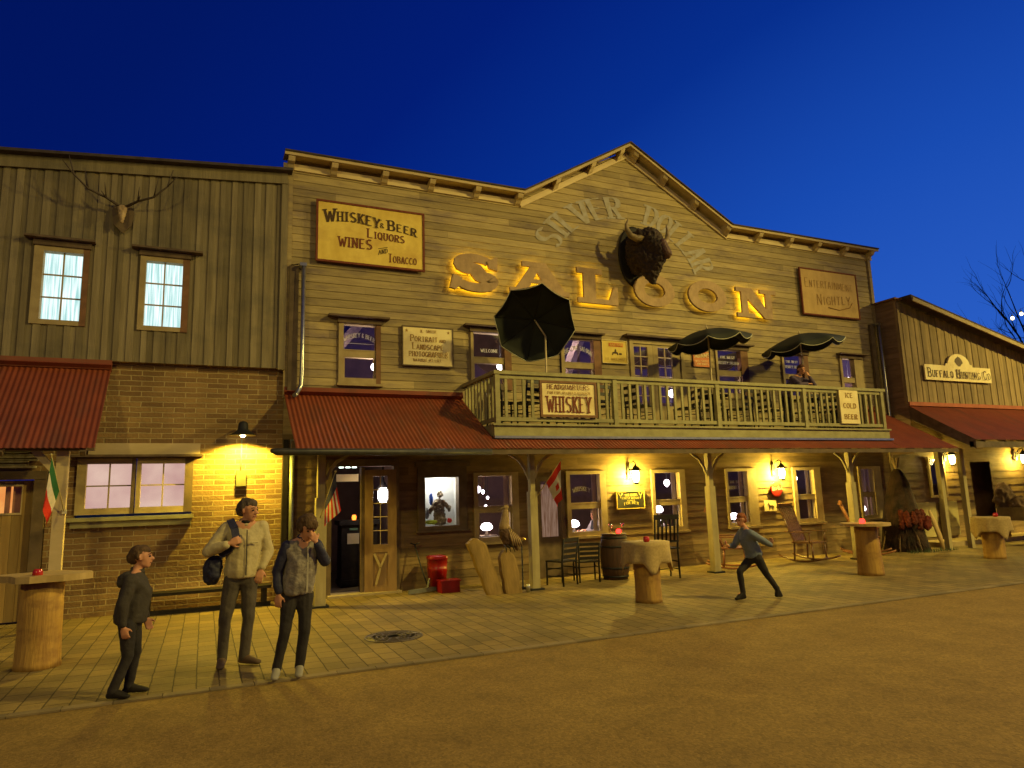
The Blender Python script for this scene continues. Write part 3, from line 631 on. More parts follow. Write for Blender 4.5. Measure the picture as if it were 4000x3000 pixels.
k = MB(); k.beam(rm @ Vector((.17, -.004, .70)), rm @ Vector((.28, -.004, .46)), .02, .04); k.beam(rm @ Vector((.39, -.006, .70)), rm @ Vector((.28, -.006, .46)), .02, .04); k.beam(rm @ Vector((.28, -.008, .44)), rm @ Vector((.20, -.008, .16)), .02, .04); build(k, 'door_brace', frame_m, dl)
k = MB(); lb(k, .274, .286, .005, .02, .86, 2.08)
for i in range(1, 5): z = .86+1.22*i/5; lb(k, .15, .41, .007, .02, z-.008, z+.008)
build(k, 'muntin', trim, dl)
k = MB(); k.add([rm @ Vector(p) for p in ((.15, .025, .86), (.41, .025, .86), (.41, .025, 2.08), (.15, .025, 2.08))], [(0, 1, 2, 3)]); build(k, 'pane', pane_clear, dl)
k = MB(); k.box(2.0, 3.3, 12.45, 12.9, .0, .035); build(k, 'doorstep', mat('pale_threshold', (.45, .36, .2), None, 6), SB)
# rooms seen through the glass
k = MB()
k.quad((1.3, 16.8, 0), (16.7, 16.8, 0), (16.7, 16.8, 2.6), (1.3, 16.8, 2.6)); k.quad((1.3, 12.85, 0), (1.3, 16.8, 0), (1.3, 16.8, 2.6), (1.3, 12.85, 2.6)); k.quad((16.6, 12.85, 0), (16.6, 12.85, 2.6), (16.6, 16.8, 2.6), (16.6, 16.8, 0))
k.quad((1.3, 12.82, 2.58), (1.3, 16.8, 2.58), (16.7, 16.8, 2.58), (16.7, 12.82, 2.58)); k.quad((3.42, 13.2, 0), (3.42, 16.8, 0), (3.42, 16.8, 2.6), (3.42, 13.2, 2.6))
build(k, 'ground_room', inner, SB)
k = MB(); k.quad((1.3, 12.8, .006), (16.7, 12.8, .006), (16.7, 16.8, .006), (1.3, 16.8, .006)); build(k, 'room_floor', inner_f, SB)
k = MB(); k.quad((1.3, 16.8, 3.3), (16.7, 16.8, 3.3), (16.7, 16.8, 7.5), (1.3, 16.8, 7.5)); k.quad((1.3, 12.85, 3.3), (1.3, 16.8, 3.3), (1.3, 16.8, 7.5), (1.3, 12.85, 7.5)); k.quad((16.6, 12.85, 3.3), (16.6, 12.85, 7.5), (16.6, 16.8, 7.5), (16.6, 16.8, 3.3)); k.quad((1.3, 12.8, 2.9), (16.7, 12.8, 2.9), (16.7, 16.8, 2.9), (1.3, 16.8, 2.9)); k.quad((1.3, 12.8, 7.6), (1.3, 16.8, 7.6), (16.7, 16.8, 7.6), (16.7, 12.8, 7.6)); build(k, 'upper_room', inner, SB)
for i, x in enumerate((2.9, 5.2, 7.3, 8.2, 9.6, 11.9, 14.1)):
    k = MB(); k.beam((x-1.0, 13.2, 4.2), (x+.6, 14.6, 6.2), .16, .22); build(k, 'rafter', rafter_m, SB)

# porch roof
X0, X1 = 1.22, 16.50
g = MB(); corrugated(g, X0, 4.58, (12.69, 3.60), (10.68, 2.455)); corrugated(g, 4.58, 14.56, (11.08, 2.683), (10.68, 2.455)); corrugated(g, 14.56, X1, (12.69, 3.60), (10.68, 2.455)); pr = build(g, 'porch_roof', redroof, SB)
g = MB(); g.box(X0, 4.6, 12.635, 12.672, 3.58, 3.70); g.beam((X0, 12.58, 3.57), (4.56, 12.58, 3.57), .16, .012, (0, .5, .87)); build(g, 'flashing', redroof, pr); g = MB(); g.box(14.6, X1, 12.635, 12.672, 3.58, 3.70); g.beam((14.6, 12.58, 3.57), (X1, 12.58, 3.57), .16, .012, (0, .5, .87)); build(g, 'flashing', redroof, pr)
g = MB(); g.tube([(.86, 10.58, 2.42), (.95, 10.62, 2.405), (4.35, 10.62, 2.395)], [.03, .055, .055], 10); build(g, 'gutter', metal_d, pr)
g = MB(); x = X0+.05
while x < X1:
    if 4.55 < x < 14.6: g.beam((x, 12.68, 2.76), (x, 10.75, 2.415), .05, .09)
    else: g.beam((x, 12.68, 3.52), (x, 10.75, 2.415), .05, .09)
    x += .61
build(g, 'rafter', frame_d, pr, kind=None)
g = MB(); g.box(X0, X1, 11.28, 11.42, 2.44, 2.62); g.box(X0, X1, 10.70, 10.73, 2.36, 2.44); build(g, 'eaves_beam', frame_d, pr)
post_m = mat('post_wood', (.44, .37, .19), (.34, .28, .13), 5, (2, 2, .3), .75, .15, grime=(.2, .17, .1), gscale=2, gamt=.4)
for x, wd in ((1.73, .17), (5.42, .145), (9.47, .15), (13.52, .15)):
    yb = 11.60 if x < 2 else 11.34
    k = MB()
    k.box(x-wd/2, x+wd/2, yb-wd/2, yb+wd/2, .03, 1.72); k.box(x-wd/2+.025, x+wd/2-.025, yb-wd/2+.02, yb+wd/2-.02, 1.721, 2.5); po = build(k, 'post', post_m, SB)
    for s in (-1, 1):
        if x < 2 and s < 0: continue
        k = MB()
        pts = [(x+s*.07, 2.02), (x+s*.13, 2.20), (x+s*.24, 2.33), (x+s*.44, 2.43), (x+s*.44, 2.385), (x+s*.26, 2.27), (x+s*.155, 2.13), (x+s*.07, 1.93)]
        k.prism([pts[0], pts[1], pts[6], pts[7]], yb-.02, yb+.02); k.prism([pts[1], pts[2], pts[5], pts[6]], yb-.021, yb+.021); k.prism([pts[2], pts[3], pts[4], pts[5]], yb-.022, yb+.022); build(k, 'brace', post_m, po)
    k = MB(); k.box(x-.13, x+.13, yb-.12, yb+.12, 0, .03); build(k, 'base_plate', iron, po)
# balcony
BX0, BX1, BY = 4.62, 14.52, 11.05
g = MB(); g.box(BX0, BX1, BY+.03, 12.69, 2.86, 2.92); bo = build(g, 'balcony', balc, SB)
g = MB(); g.box(BX0-.06, BX1+.12, BY-.05, BY+.02, 2.885, 2.92); g.box(BX0-.03, BX1+.09, BY-.01, BY+.04, 2.70, 2.884); g.box(BX0-.04, BX0+.03, BY+.04, 12.69, 2.70, 2.884); g.box(BX1+.0, BX1+.07, BY+.04, 12.69, 2.70, 2.884); build(g, 'fascia', balc, bo)
g = MB(); g.box(BX0-.05, BX1+.13, BY-.075, BY+.0, 2.655, 2.698); build(g, 'drip_edge', metal, bo)
g = MB(); g.box(BX0-.03, BX1+.05, BY-.055, BY+.065, 3.80, 3.865); g.box(BX0-.04, BX0+.08, BY+.066, 12.68, 3.80, 3.864); g.box(BX1-.06, BX1+.06, BY+.066, 12.68, 3.80, 3.864); g.box(BX0, BX1, BY-.02, BY+.03, 3.725, 3.799); build(g, 'handrail', balc, bo)
g = MB(); g.box(BX0, BX1, BY-.02, BY+.03, 2.965, 3.035); g.box(BX0, BX0+.05, BY+.04, 12.68, 2.965, 3.035); g.box(BX1-.05, BX1, BY+.04, 12.68, 2.965, 3.035); build(g, 'bottom_rail', balc, bo)
posts = [4.66, 7.10, 9.58, 12.00, 14.46]
for x in posts: k = MB(); k.box(x-.045, x+.045, BY-.04, BY+.05, 2.921, 3.799); build(k, 'newel_post', balc, bo)
for a, b in zip(posts, posts[1:]):
    n = 13; 
    for i in range(1, n+1):
        x = a+(b-a)*i/(n+1); k = MB(); k.tone = random.random(); k.box(x-.026, x+.026, BY-.014, BY+.022, 3.036, 3.724); build(k, 'baluster', balc, bo)
for x in (BX0+.015, BX1-.03):
    for i in range(9): y = BY+.17+i*.168; k = MB(); k.tone = random.random(); k.box(x-.014, x+.022, y-.026, y+.026, 3.036, 3.80); build(k, 'baluster', balc, bo)
# downpipes in boxed chases
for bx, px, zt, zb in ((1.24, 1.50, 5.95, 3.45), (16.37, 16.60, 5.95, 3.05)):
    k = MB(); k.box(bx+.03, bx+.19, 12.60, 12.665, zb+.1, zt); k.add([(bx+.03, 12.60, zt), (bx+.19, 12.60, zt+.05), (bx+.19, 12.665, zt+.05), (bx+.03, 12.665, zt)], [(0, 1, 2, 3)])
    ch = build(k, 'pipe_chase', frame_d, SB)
    k = MB(); k.tube([(px, 12.50, zt+.02), (px, 12.48, zb+.45), (px-.01, 12.48, zb+.25), (px-.10, 12.42, zb+.08), (px-.13, 12.36, zb+.06)], .04, 10); k.box(px-.07, px+.05, 12.46, 12.66, zt-.03, zt+.03); build(k, 'downpipe', metal, SB)
k = MB(); k.box(1.225, 1.31, 12.58, 12.69, 0, 2.75); build(k, 'corner_post', black_w, SB)
k = MB(); k.tube([(1.37, 12.55, 2.75), (1.38, 12.55, .05)], .04, 10); build(k, 'downpipe', mat('green_zinc', (.35, .38, .25), None, 5, rough=.4, metal=.6), SB)

# ================================================================== RIGHT BUILDING
RB = thing('hunting_store_building', 'brown board store with sloping gable and red awning, right of saloon', 'building', (20, 12.08, 0))
rz = lambda x: 6.50-.226*(x-16.9)
g = MB(); battens(g, 16.80, 30, 3.70, rz, 12.08, .14, []); build(g, 'gable_wall', barn_r, RB)
g = MB(); clap(g, 12.0, 12.80, 2.4, 6.6, 16.74, .15, []); g.v = [Vector((v.y-.0, v.x, v.z)) for v in g.v]; g.f = [f[::-1] for f in g.f]; build(g, 'side_wall', mat('dark_brown_siding', (.24, .16, .10), (.17, .11, .07), 5, (1, .4, 3), .85, .2, tone=.15), RB)  # side wall in a darker brown than the gable boards
g = MB(); g.box(16.72, 16.84, 12.03, 12.09, 3.7, 6.45); build(g, 'corner_board', barn_r, RB)
g = MB(); g.box(16.66, 16.98, 11.98, 12.75, 6.53, 6.57); build(g, 'coping', frame_red, RB)
g = MB(); g.add([(16.95, 11.72, rz(16.95)+.04), (30, 11.72, rz(30)+.04), (30, 20, rz(30)+.04), (16.95, 20, rz(16.95)+.04), (16.95, 11.72, rz(16.95)+.12), (30, 11.72, rz(30)+.12), (30, 20, rz(30)+.12), (16.95, 20, rz(16.95)+.12)], [(0,3,2,1),(4,5,6,7),(0,1,5,4),(1,2,6,5),(2,3,7,6),(3,0,4,7)]); build(g, 'roof', roofcap, RB)
g = MB(); g.beam((16.97, 11.70, rz(16.97)-.01), (30, 11.70, rz(30)-.01), .035, .10); build(g, 'bargeboard', frame_m, RB)
g = MB(); corrugated(g, 16.80, 34, (12.06, 3.66), (10.45, 2.64)); ra = build(g, 'awning', redroof, RB)
g = MB(); g.box(16.78, 34, 12.0, 12.06, 3.66, 3.76); build(g, 'flashing', mat('pale_red_flashing', (.45, .14, .08), None, 5), ra)
g = MB(); g.add([(16.78, 12.08, 3.66), (16.78, 10.45, 2.63), (16.78, 10.45, 2.42), (16.78, 12.08, 3.30)], [(0, 1, 2, 3)]); g.box(16.78, 34, 10.50, 10.60, 2.46, 2.60)
x = 17.2
while x < 30: g.beam((x, 12.0, 3.54), (x, 10.5, 2.58), .06, .09); x += .8
build(g, 'rafter', frame_d, ra)
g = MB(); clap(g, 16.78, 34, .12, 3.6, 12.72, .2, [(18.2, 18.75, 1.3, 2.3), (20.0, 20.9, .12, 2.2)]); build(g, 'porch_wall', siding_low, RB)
g = MB(); g.quad((16.78, 13.2, 0), (34, 13.2, 0), (34, 13.2, 3.6), (16.78, 13.2, 3.6)); build(g, 'wall_lining', inner, RB)
g = MB(); g.box(17.3, 34, 11.95, 12.75, 0, .12); build(g, 'porch_floor', frame_m, RB)
for a, b in ((17.46, 18.25), (18.42, 19.15)):
    g = MB(); g.box(a, b, 12.66, 12.69, .2, 1.12)
    for i in range(1, 4): g.box(a, b, 12.655, 12.66, .2+.23*i-.004, .2+.23*i+.004)
    build(g, 'wall_panel', mat('pale_green_panel', (.44, .38, .18), (.34, .29, .13), 5, (.4, 1, 2), .8), RB)
for x, yb, zt in ((16.95, 11.55, 2.5), (17.74, 11.5, 2.5)):
    k = MB(); k.box(x-.06, x+.06, yb-.06, yb+.06, 0, zt); build(k, 'post', post_m, RB)
g = MB(); g.box(18.14, 18.81, 12.64, 12.70, 1.24, 1.3); g.box(18.14, 18.2, 12.64, 12.70, 1.3, 2.34); g.box(18.75, 18.81, 12.64, 12.70, 1.3, 2.34); wn = build(g, 'window', frame_m, RB)
k = MB(); k.quad((18.2, 12.73, 1.3), (18.75, 12.73, 1.3), (18.75, 12.73, 2.3), (18.2, 12.73, 2.3)); build(k, 'pane', pane_low, wn)
V3 = lambda *a: Vector(a)
# ================================================================== SIGNS
def sign(name, label, x0, x1, z0, z1, y, mboard, mframe=None, fw_=.04, th=.03, cat='sign'):
    t = thing(name, label, cat, ((x0+x1)/2, y, z0))
    k = MB(); k.box(x0, x1, y, y+th, z0, z1); build(k, 'board', mboard, t)
    if mframe:
        k = MB(); f = fw_; k.box(x0-f, x1+f, y-.015, y+th, z0-f, z0-.001); k.box(x0-f, x1+f, y-.015, y+th, z1+.001, z1+f); k.box(x0-f, x0-.001, y-.014, y+th, z0, z1); k.box(x1+.001, x1+f, y-.014, y+th, z0, z1); build(k, 'frame', mframe, t)
    return t
def text(t, mt, lines, y, name='lettering'):
    for L in lines:
        k = MB(); a = dict(L[1]) if len(L) > 1 else {}
        line(k, L[0][0], L[0][1], L[0][2], L[0][3], L[0][4], y-.004, **a); build(k, name, a and mt or mt, t)
dark_ink = mat('dark_brown_paint', (.05, .028, .015), (.10, .06, .03), 18, rough=.8)
red_ink = mat('oxblood_paint', (.14, .03, .015), (.20, .06, .03), 18, rough=.8)
faint_ink = mat('faded_brown_paint', (.26, .13, .03), (.36, .2, .05), 14, rough=.8)
amber = mat('amber_board', (.86, .66, .15), (.68, .48, .09), 4, (1, 1, .6), .7, .1, grime=(.55, .34, .08), gscale=1.3, gamt=.6)
cream = mat('cream_board', (.88, .76, .42), (.76, .62, .31), 4, (1, 1, .6), .7, .1, grime=(.45, .32, .14), gscale=1.5, gamt=.4)
t = sign('painted_sign', 'large amber sign reading Whiskey & Beer Liquors Wines and Tobacco', 1.76, 3.79, 6.13, 7.27, 12.60, amber, red_ink)
k = MB(); line(k, 'Whiskey', 1.88, 2.92, 6.86, .26, 12.596, .3, .14, arch=.07); build(k, 'lettering', dark_ink, t)
k = MB(); line(k, '&', 2.93, 3.02, 6.89, .10, 12.596); build(k, 'lettering', dark_ink, t)
k = MB(); line(k, 'Beer', 3.08, 3.66, 6.86, .21, 12.596, .3, .14, slope=-.12, arch=.02); build(k, 'lettering', dark_ink, t)
k = MB(); line(k, 'Liquors', 2.68, 3.42, 6.66, .19, 12.596, .28, .13, slope=-.04); build(k, 'lettering', red_ink, t)
k = MB(); line(k, 'WINES', 2.14, 2.78, 6.42, .20, 12.596, .26, .13); build(k, 'lettering', red_ink, t)
k = MB(); line(k, 'AND', 2.90, 3.08, 6.34, .09, 12.596, slope=.3); k.beam((2.9, 12.597, 6.46), (3.08, 12.597, 6.51), .003, .012); build(k, 'lettering', dark_ink, t)
k = MB(); line(k, 'Tobacco', 3.09, 3.66, 6.21, .18, 12.596, .28, .13); build(k, 'lettering', red_ink, t)
t = sign('painted_sign', 'cream photographer sign reading K. Smith Portrait and Landscape Photographer Natural as Life', 3.39, 4.39, 4.21, 4.96, 12.63, cream, frame_d, .022)
for a in (('K. SMITH', 3.74, 4.05, 4.86, .055), ('Portrait', 3.53, 4.08, 4.68, .13), ('AND', 4.12, 4.25, 4.68, .06), ('Landscape', 3.57, 4.20, 4.52, .13), ('PHOTOGRAPHER', 3.50, 4.28, 4.38, .10), ("NATURAL AS LIFE'", 3.59, 4.20, 4.28, .055)):
    k = MB(); line(k, *a, 12.626, .26, .13); build(k, 'lettering', faint_ink, t)
for x in (3.46, 4.31):
    k = MB(); z = 4.885; k.prism([(x+.035*cos(radians(90+72*i/2))*(1 if i % 2 == 0 else .42), z+.035*sin(radians(90+36*i))*(1 if i % 2 == 0 else .42)) if False else (x+(.036 if i % 2 == 0 else .015)*cos(radians(90+36*i)), z+(.036 if i % 2 == 0 else .015)*sin(radians(90+36*i))) for i in range(10)], 12.627, 12.629); build(k, 'star', faint_ink, t)
t = sign('painted_sign', 'ochre sign with faint script reading Entertainment Nightly, below the right eave', 14.01, 16.03, 6.09, 7.29, 12.61, mat('ochre_board', (.66, .45, .17), (.54, .36, .13), 4, (1, 1, .6), .8, .1, grime=(.36, .22, .09), gscale=1.3, gamt=.4), red_ink, .035)
k = MB(); line(k, 'Entertainment', 14.12, 15.85, 6.80, .26, 12.606, .12, .06, serif=False, slope=.0, arch=.02); build(k, 'lettering', faint_ink, t)
k = MB(); line(k, 'Nightly', 14.50, 15.75, 6.34, .30, 12.606, .12, .06, serif=False, slope=.08); build(k, 'lettering', faint_ink, t)
k = MB(); k.tube([(14.9, 12.605, 6.3), (15.3, 12.605, 6.26), (15.7, 12.605, 6.36), (15.82, 12.605, 6.50)], .012, 5); build(k, 'flourish', faint_ink, t)
t = sign('enamel_sign', 'small yellow square tin sign left of the balcony doors', 7.88, 8.51, 4.48, 4.98, 12.65, mat('yellow_tin', (.66, .50, .10), (.55, .38, .06), 5, rough=.5), cream, .012, .012)
k = MB(); k.box(8.05, 8.42, 12.644, 12.648, 4.85, 4.93); build(k, 'red_band', mat('orange_red_paint', (.62, .16, .04), None, 8), t)
k = MB(); line(k, 'BARTHAM', 8.08, 8.39, 4.865, .05, 12.640); build(k, 'lettering', amber, t)
k = MB(); k.prism([(8.12, 4.66), (8.14, 4.72), (8.19, 4.73), (8.21, 4.80), (8.235, 4.79), (8.24, 4.73), (8.28, 4.72), (8.29, 4.66), (8.26, 4.66), (8.25, 4.69), (8.16, 4.69), (8.15, 4.66)], 12.645, 12.648); k.box(8.31, 8.38, 12.645, 12.648, 4.67, 4.71); build(k, 'rider_picture', dark_ink, t)
k = MB(); line(k, 'EST. RANCH SUPPLY', 7.95, 8.44, 4.54, .05, 12.646); build(k, 'lettering', faint_ink, t)
t = sign('enamel_sign', 'orange tin sign with pale ADAMS lettering right of the balcony doors', 10.36, 10.88, 4.51, 4.87, 12.65, mat('orange_tin', (.66, .22, .06), (.55, .15, .04), 5, rough=.5), None, 0, .012)
k = MB(); line(k, 'ADAMS', 10.40, 10.84, 4.72, .10, 12.646, .28, .16, slope=.05); build(k, 'lettering', cream, t)
k = MB(); line(k, 'BEST SADDLES', 10.42, 10.82, 4.62, .045, 12.646); build(k, 'lettering', cream, t)
k = MB(); line(k, 'AND BOOTS', 10.46, 10.78, 4.55, .045, 12.646); build(k, 'lettering', cream, t)
t = sign('hanging_sign', 'cream balcony sign reading Headquarters Whiskey in a red-brown frame', 5.52, 6.62, 3.09, 3.67, 10.985, cream, frame_red, .045)
k = MB(); line(k, 'HEADQUARTERS', 5.62, 6.50, 3.56, .085, 10.981, .24, .12); build(k, 'lettering', red_ink, t)
k = MB(); line(k, 'FOR FINE BLENDED BOURBON', 5.63, 6.50, 3.47, .045, 10.981, .26, .14); build(k, 'lettering', faint_ink, t)
k = MB(); line(k, 'WHISKEY', 5.61, 6.53, 3.13, .30, 10.981, .30, .12); build(k, 'lettering', red_ink, t)
t = sign('hanging_sign', 'upright cream balcony sign reading Ice Cold Beer', 13.03, 13.62, 3.03, 3.79, 10.985, cream, None)
for s_, z in (('ICE', 3.62), ('COLD', 3.38), ('BEER', 3.13)):
    k = MB(); w_ = .12 if s_ == 'ICE' else .20; line(k, s_, 13.325-w_, 13.325+w_, z, .11, 10.981, .28, .15); build(k, 'lettering', faint_ink, t)
t = sign('chalk_style_sign', 'black framed sign with yellow lettering under the left wall lantern', 8.05, 8.74, 1.31, 1.655, 12.64, mat('black_board', (.03, .028, .02), (.05, .05, .03), 8, rough=.5), amber, .014)
yel = mat('yellow_paint', (.6, .5, .12), (.45, .38, .1), 12)
for a in (('TEX ADAMS', 8.24, 8.56, 1.56, .055), ('FINEST WHISKEY', 8.17, 8.64, 1.50, .04), ('SINCE', 8.3, 8.5, 1.46, .025)): k = MB(); line(k, *a, 12.636); build(k, 'lettering', yel, t)
k = MB(); line(k, 'FOR MEN', 8.22, 8.58, 1.37, .06, 12.636, arch=.025); build(k, 'lettering', yel, t)
k = MB()
for s in (-1, 1): c = 8.395+s*.26; k.tube([(c-.05, 12.637, 1.63), (c-.02, 12.637, 1.59), (c, 12.637, 1.56), (c+.02, 12.637, 1.59), (c+.05, 12.637, 1.63)], .006, 5); k.tube([(c, 12.637, 1.56), (c, 12.637, 1.52)], .006, 5)
build(k, 'antler_ornament', yel, t)
t = thing('round_sign', 'round red enamel sign with white script under the right wall lantern', 'sign', (12.55, 12.64, 1.44))
k = MB(); k.lathe((12.55, 12.64, 1.61), [(.185, 0), (.185, .015), (.17, .02), (0.0001, .02)], 28, Matrix.Rotation(radians(90), 3, 'X')); build(k, 'disc', mat('red_enamel', (.62, .05, .03), (.5, .03, .02), 5, rough=.35), t)
k = MB(); line(k, 'Coca-Cola', 12.40, 12.70, 1.575, .10, 12.610, .24, .16, serif=False, slope=.06); build(k, 'lettering', mat('white_paint', (.75, .72, .66), None, 5), t)
t = sign('picture_sign', 'small pale sign with a dark horse picture below the round red sign', 12.14, 12.52, 1.10, 1.35, 12.645, cream, None, 0, .012)
k = MB(); k.prism([(12.27, 1.12), (12.29, 1.12), (12.30, 1.18), (12.37, 1.18), (12.38, 1.12), (12.40, 1.12), (12.41, 1.20), (12.43, 1.14), (12.435, 1.20), (12.40, 1.23), (12.31, 1.235), (12.28, 1.29), (12.27, 1.31), (12.265, 1.29), (12.235, 1.26), (12.24, 1.245), (12.27, 1.25), (12.275, 1.19)], 12.640, 12.643); build(k, 'horse_picture', dark_ink, t)
# hunting company sign
t = thing('arched_sign', 'cream arched board reading Buffalo Hunting Co on the brown gable', 'sign', (18.96, 12.02, 4.38))
k = MB(); k.prism([(17.53, 4.38), (20.33, 4.38), (20.33, 4.80), (19.55, 4.80), (19.53, 4.86)]+arc(18.98, 4.84, .47, .31, 5, 175, 12)+[(18.43, 4.86), (18.40, 4.80), (17.53, 4.80)], 11.99, 12.03); build(k, 'board', cream, t)
k = MB(); line(k, 'Buffalo Hunting Co', 17.62, 20.24, 4.46, .25, 11.986, .24, .11); build(k, 'lettering', dark_ink, t)
k = MB(); k.prism([(18.88, 4.84), (18.80, 4.93), (18.83, 5.0), (18.90, 5.04), (18.96, 5.08), (19.04, 5.05), (19.11, 4.98), (19.15, 4.90), (19.08, 4.86), (19.02, 4.80), (18.95, 4.80)], 11.986, 11.989); build(k, 'buffalo_picture', frame_d, t)
# faded painted name above the bison head
fm = mat('faded_blue_grey_paint', (.42, .39, .36), (.34, .29, .20), 7, rough=.9)
t = thing('painted_lettering', 'faded grey arched lettering SILVER DOLLAR painted on the gable boards', 'lettering', (8.75, 12.67, 7.2))
def arct(s_, a0, a1):
    cw = 1/width(s_, 1.0); cx, cz_, r = 8.72, 6.42, 1.62
    k = MB()
    def fn(u, v, off):
        a = radians(a0+(a1-a0)*u); return (cx+(r+v)*1.20*cos(a), 12.680-off*.3, cz_+(r+v)*.92*sin(a)*1.0)
    letters(k, s_, fn, cw, .56, .34, .19); build(k, 'lettering', fm, t)
arct('SILVER', 158, 93); arct('DOLLAR', 76, 16)

# ---------------------------------------------------------------- SALOON letters
letter_face = mat('weathered_letter_face', (.46, .31, .17), (.36, .24, .13), 5, (2, 1, 1), .7, .15, grime=(.24, .15, .09), gscale=2.2, gamt=.6)
letter_side = letter_face
glow_on = emit('amber_halo_leds', (1.0, .60, .02), 9.0); glow_dim = emit('dim_amber_halo_leds', (1.0, .62, .05), 2.0)
def ring(cx, cz_, rx, rz, ix, iz, n=28):
    o = [(cx+rx*cos(2*pi*i/n), cz_+rz*sin(2*pi*i/n)) for i in range(n)]; q = [(cx+ix*cos(2*pi*i/n), cz_+iz*sin(2*pi*i/n)) for i in range(n)]
    return [[o[i], o[(i+1) % n], q[(i+1) % n], q[i]] for i in range(n)]
def band(pts, ws):
    P = [Vector(p) for p in pts]; out = []; L = []; Rr = []
    for i, p in enumerate(P):
        d = (P[min(i+1, len(P)-1)]-P[max(i-1, 0)]).normalized(); n = Vector((-d.y, d.x)); L.append(p+n*ws[i]/2); Rr.append(p-n*ws[i]/2)
    return [[Rr[i], Rr[i+1], L[i+1], L[i]] for i in range(len(P)-1)]
sc = arc(.50, .755, .33, .155, 20, 270, 12)+arc(.50, .245, .36, .165, 90, -160, 12)[1:]
SH = {
 'S': band(sc, [.20+.10*abs(sin(pi*i/(len(sc)-1)))*1.0+(.05 if 8 < i < 17 else 0) for i in range(len(sc))])+[[(.80, .66), (.99, .60), (1.0, 1.0), (.93, .98), (.76, .84)], [(.20, .32), (.01, .40), (-.06, .02), (.06, -.02), (.20, .14)]],
 'A': [[(.08, .15), (.30, .15), (.50, .82), (.38, .95)], [(.38, .95), (.62, .98), (.95, .15), (.62, .15)], [(.30, .34), (.68, .34), (.66, .46), (.33, .46)], [(-.02, 0), (.40, 0), (.40, .15), (-.02, .15)], [(.56, 0), (1.03, 0), (1.03, .15), (.56, .15)], [(.20, .84), (.66, .84), (.62, 1), (.20, 1)]],
 'L': [[(.15, .14), (.45, .14), (.45, .86), (.15, .86)], [(0, .84), (.62, .84), (.62, 1), (0, 1)], [(0, 0), (1.0, 0), (1.0, .14), (0, .14)], [(.78, .13), (1.0, .13), (1.0, .52), (.90, .52)]],
 'O': ring(.5, .5, .52, .51, .27, .25),
 'N': [[(.10, .14), (.26, .14), (.26, .86), (.10, .86)], [(.10, .86), (.10, 1), (.38, 1), (.92, 0), (.70, 0)], [(.74, .06), (.90, .0), (.90, .86), (.74, .86)], [(-.03, 0), (.42, 0), (.42, .14), (-.03, .14)], [(-.03, .86), (.34, .86), (.34, 1), (-.03, 1)], [(.60, .86), (1.03, .86), (1.03, 1), (.60, 1)]]}
for ch, x0, x1, z0, z1, gm, lb_ in (('S', 4.39, 5.38, 5.80, 6.55, glow_on, 'first letter, S, of the backlit saloon name'), ('A', 5.68, 7.02, 5.85, 6.55, glow_on, 'second letter, A, of the backlit saloon name'),
        ('L', 7.27, 8.30, 5.77, 6.57, glow_on, 'third letter, L, of the backlit saloon name'), ('O', 8.77, 9.84, 5.84, 6.60, glow_dim, 'dim letter O just below the bison head'),
        ('O', 10.29, 11.38, 5.85, 6.60, glow_dim, 'dim letter O right beside the last letter N'), ('N', 11.76, 12.98, 5.80, 6.55, glow_on, 'last letter, N, of the backlit saloon name')):
    t = thing('letter_sign', lb_, 'letter sign', ((x0+x1)/2, 12.6, z0), group='saloon name letters on the gable')
    f = MB(); b = MB(); i = 0; e = .022
    for poly in SH[ch]:
        P = [(x0+(x1-x0)*p[0], z0+(z1-z0)*p[1]) for p in poly]
        f.prism(P, 12.545-.0009*i, 12.60); i += 1
        cx = sum(p[0] for p in P)/len(P); cz_ = sum(p[1] for p in P)/len(P)
        b.prism([(cx+(p[0]-cx)*.8, cz_+(p[1]-cz_)*.8) for p in P], 12.612+.0006*i, 12.625+.0006*i)
    build(f, 'letter_face', letter_face, t); build(b, 'halo_light', gm, t)

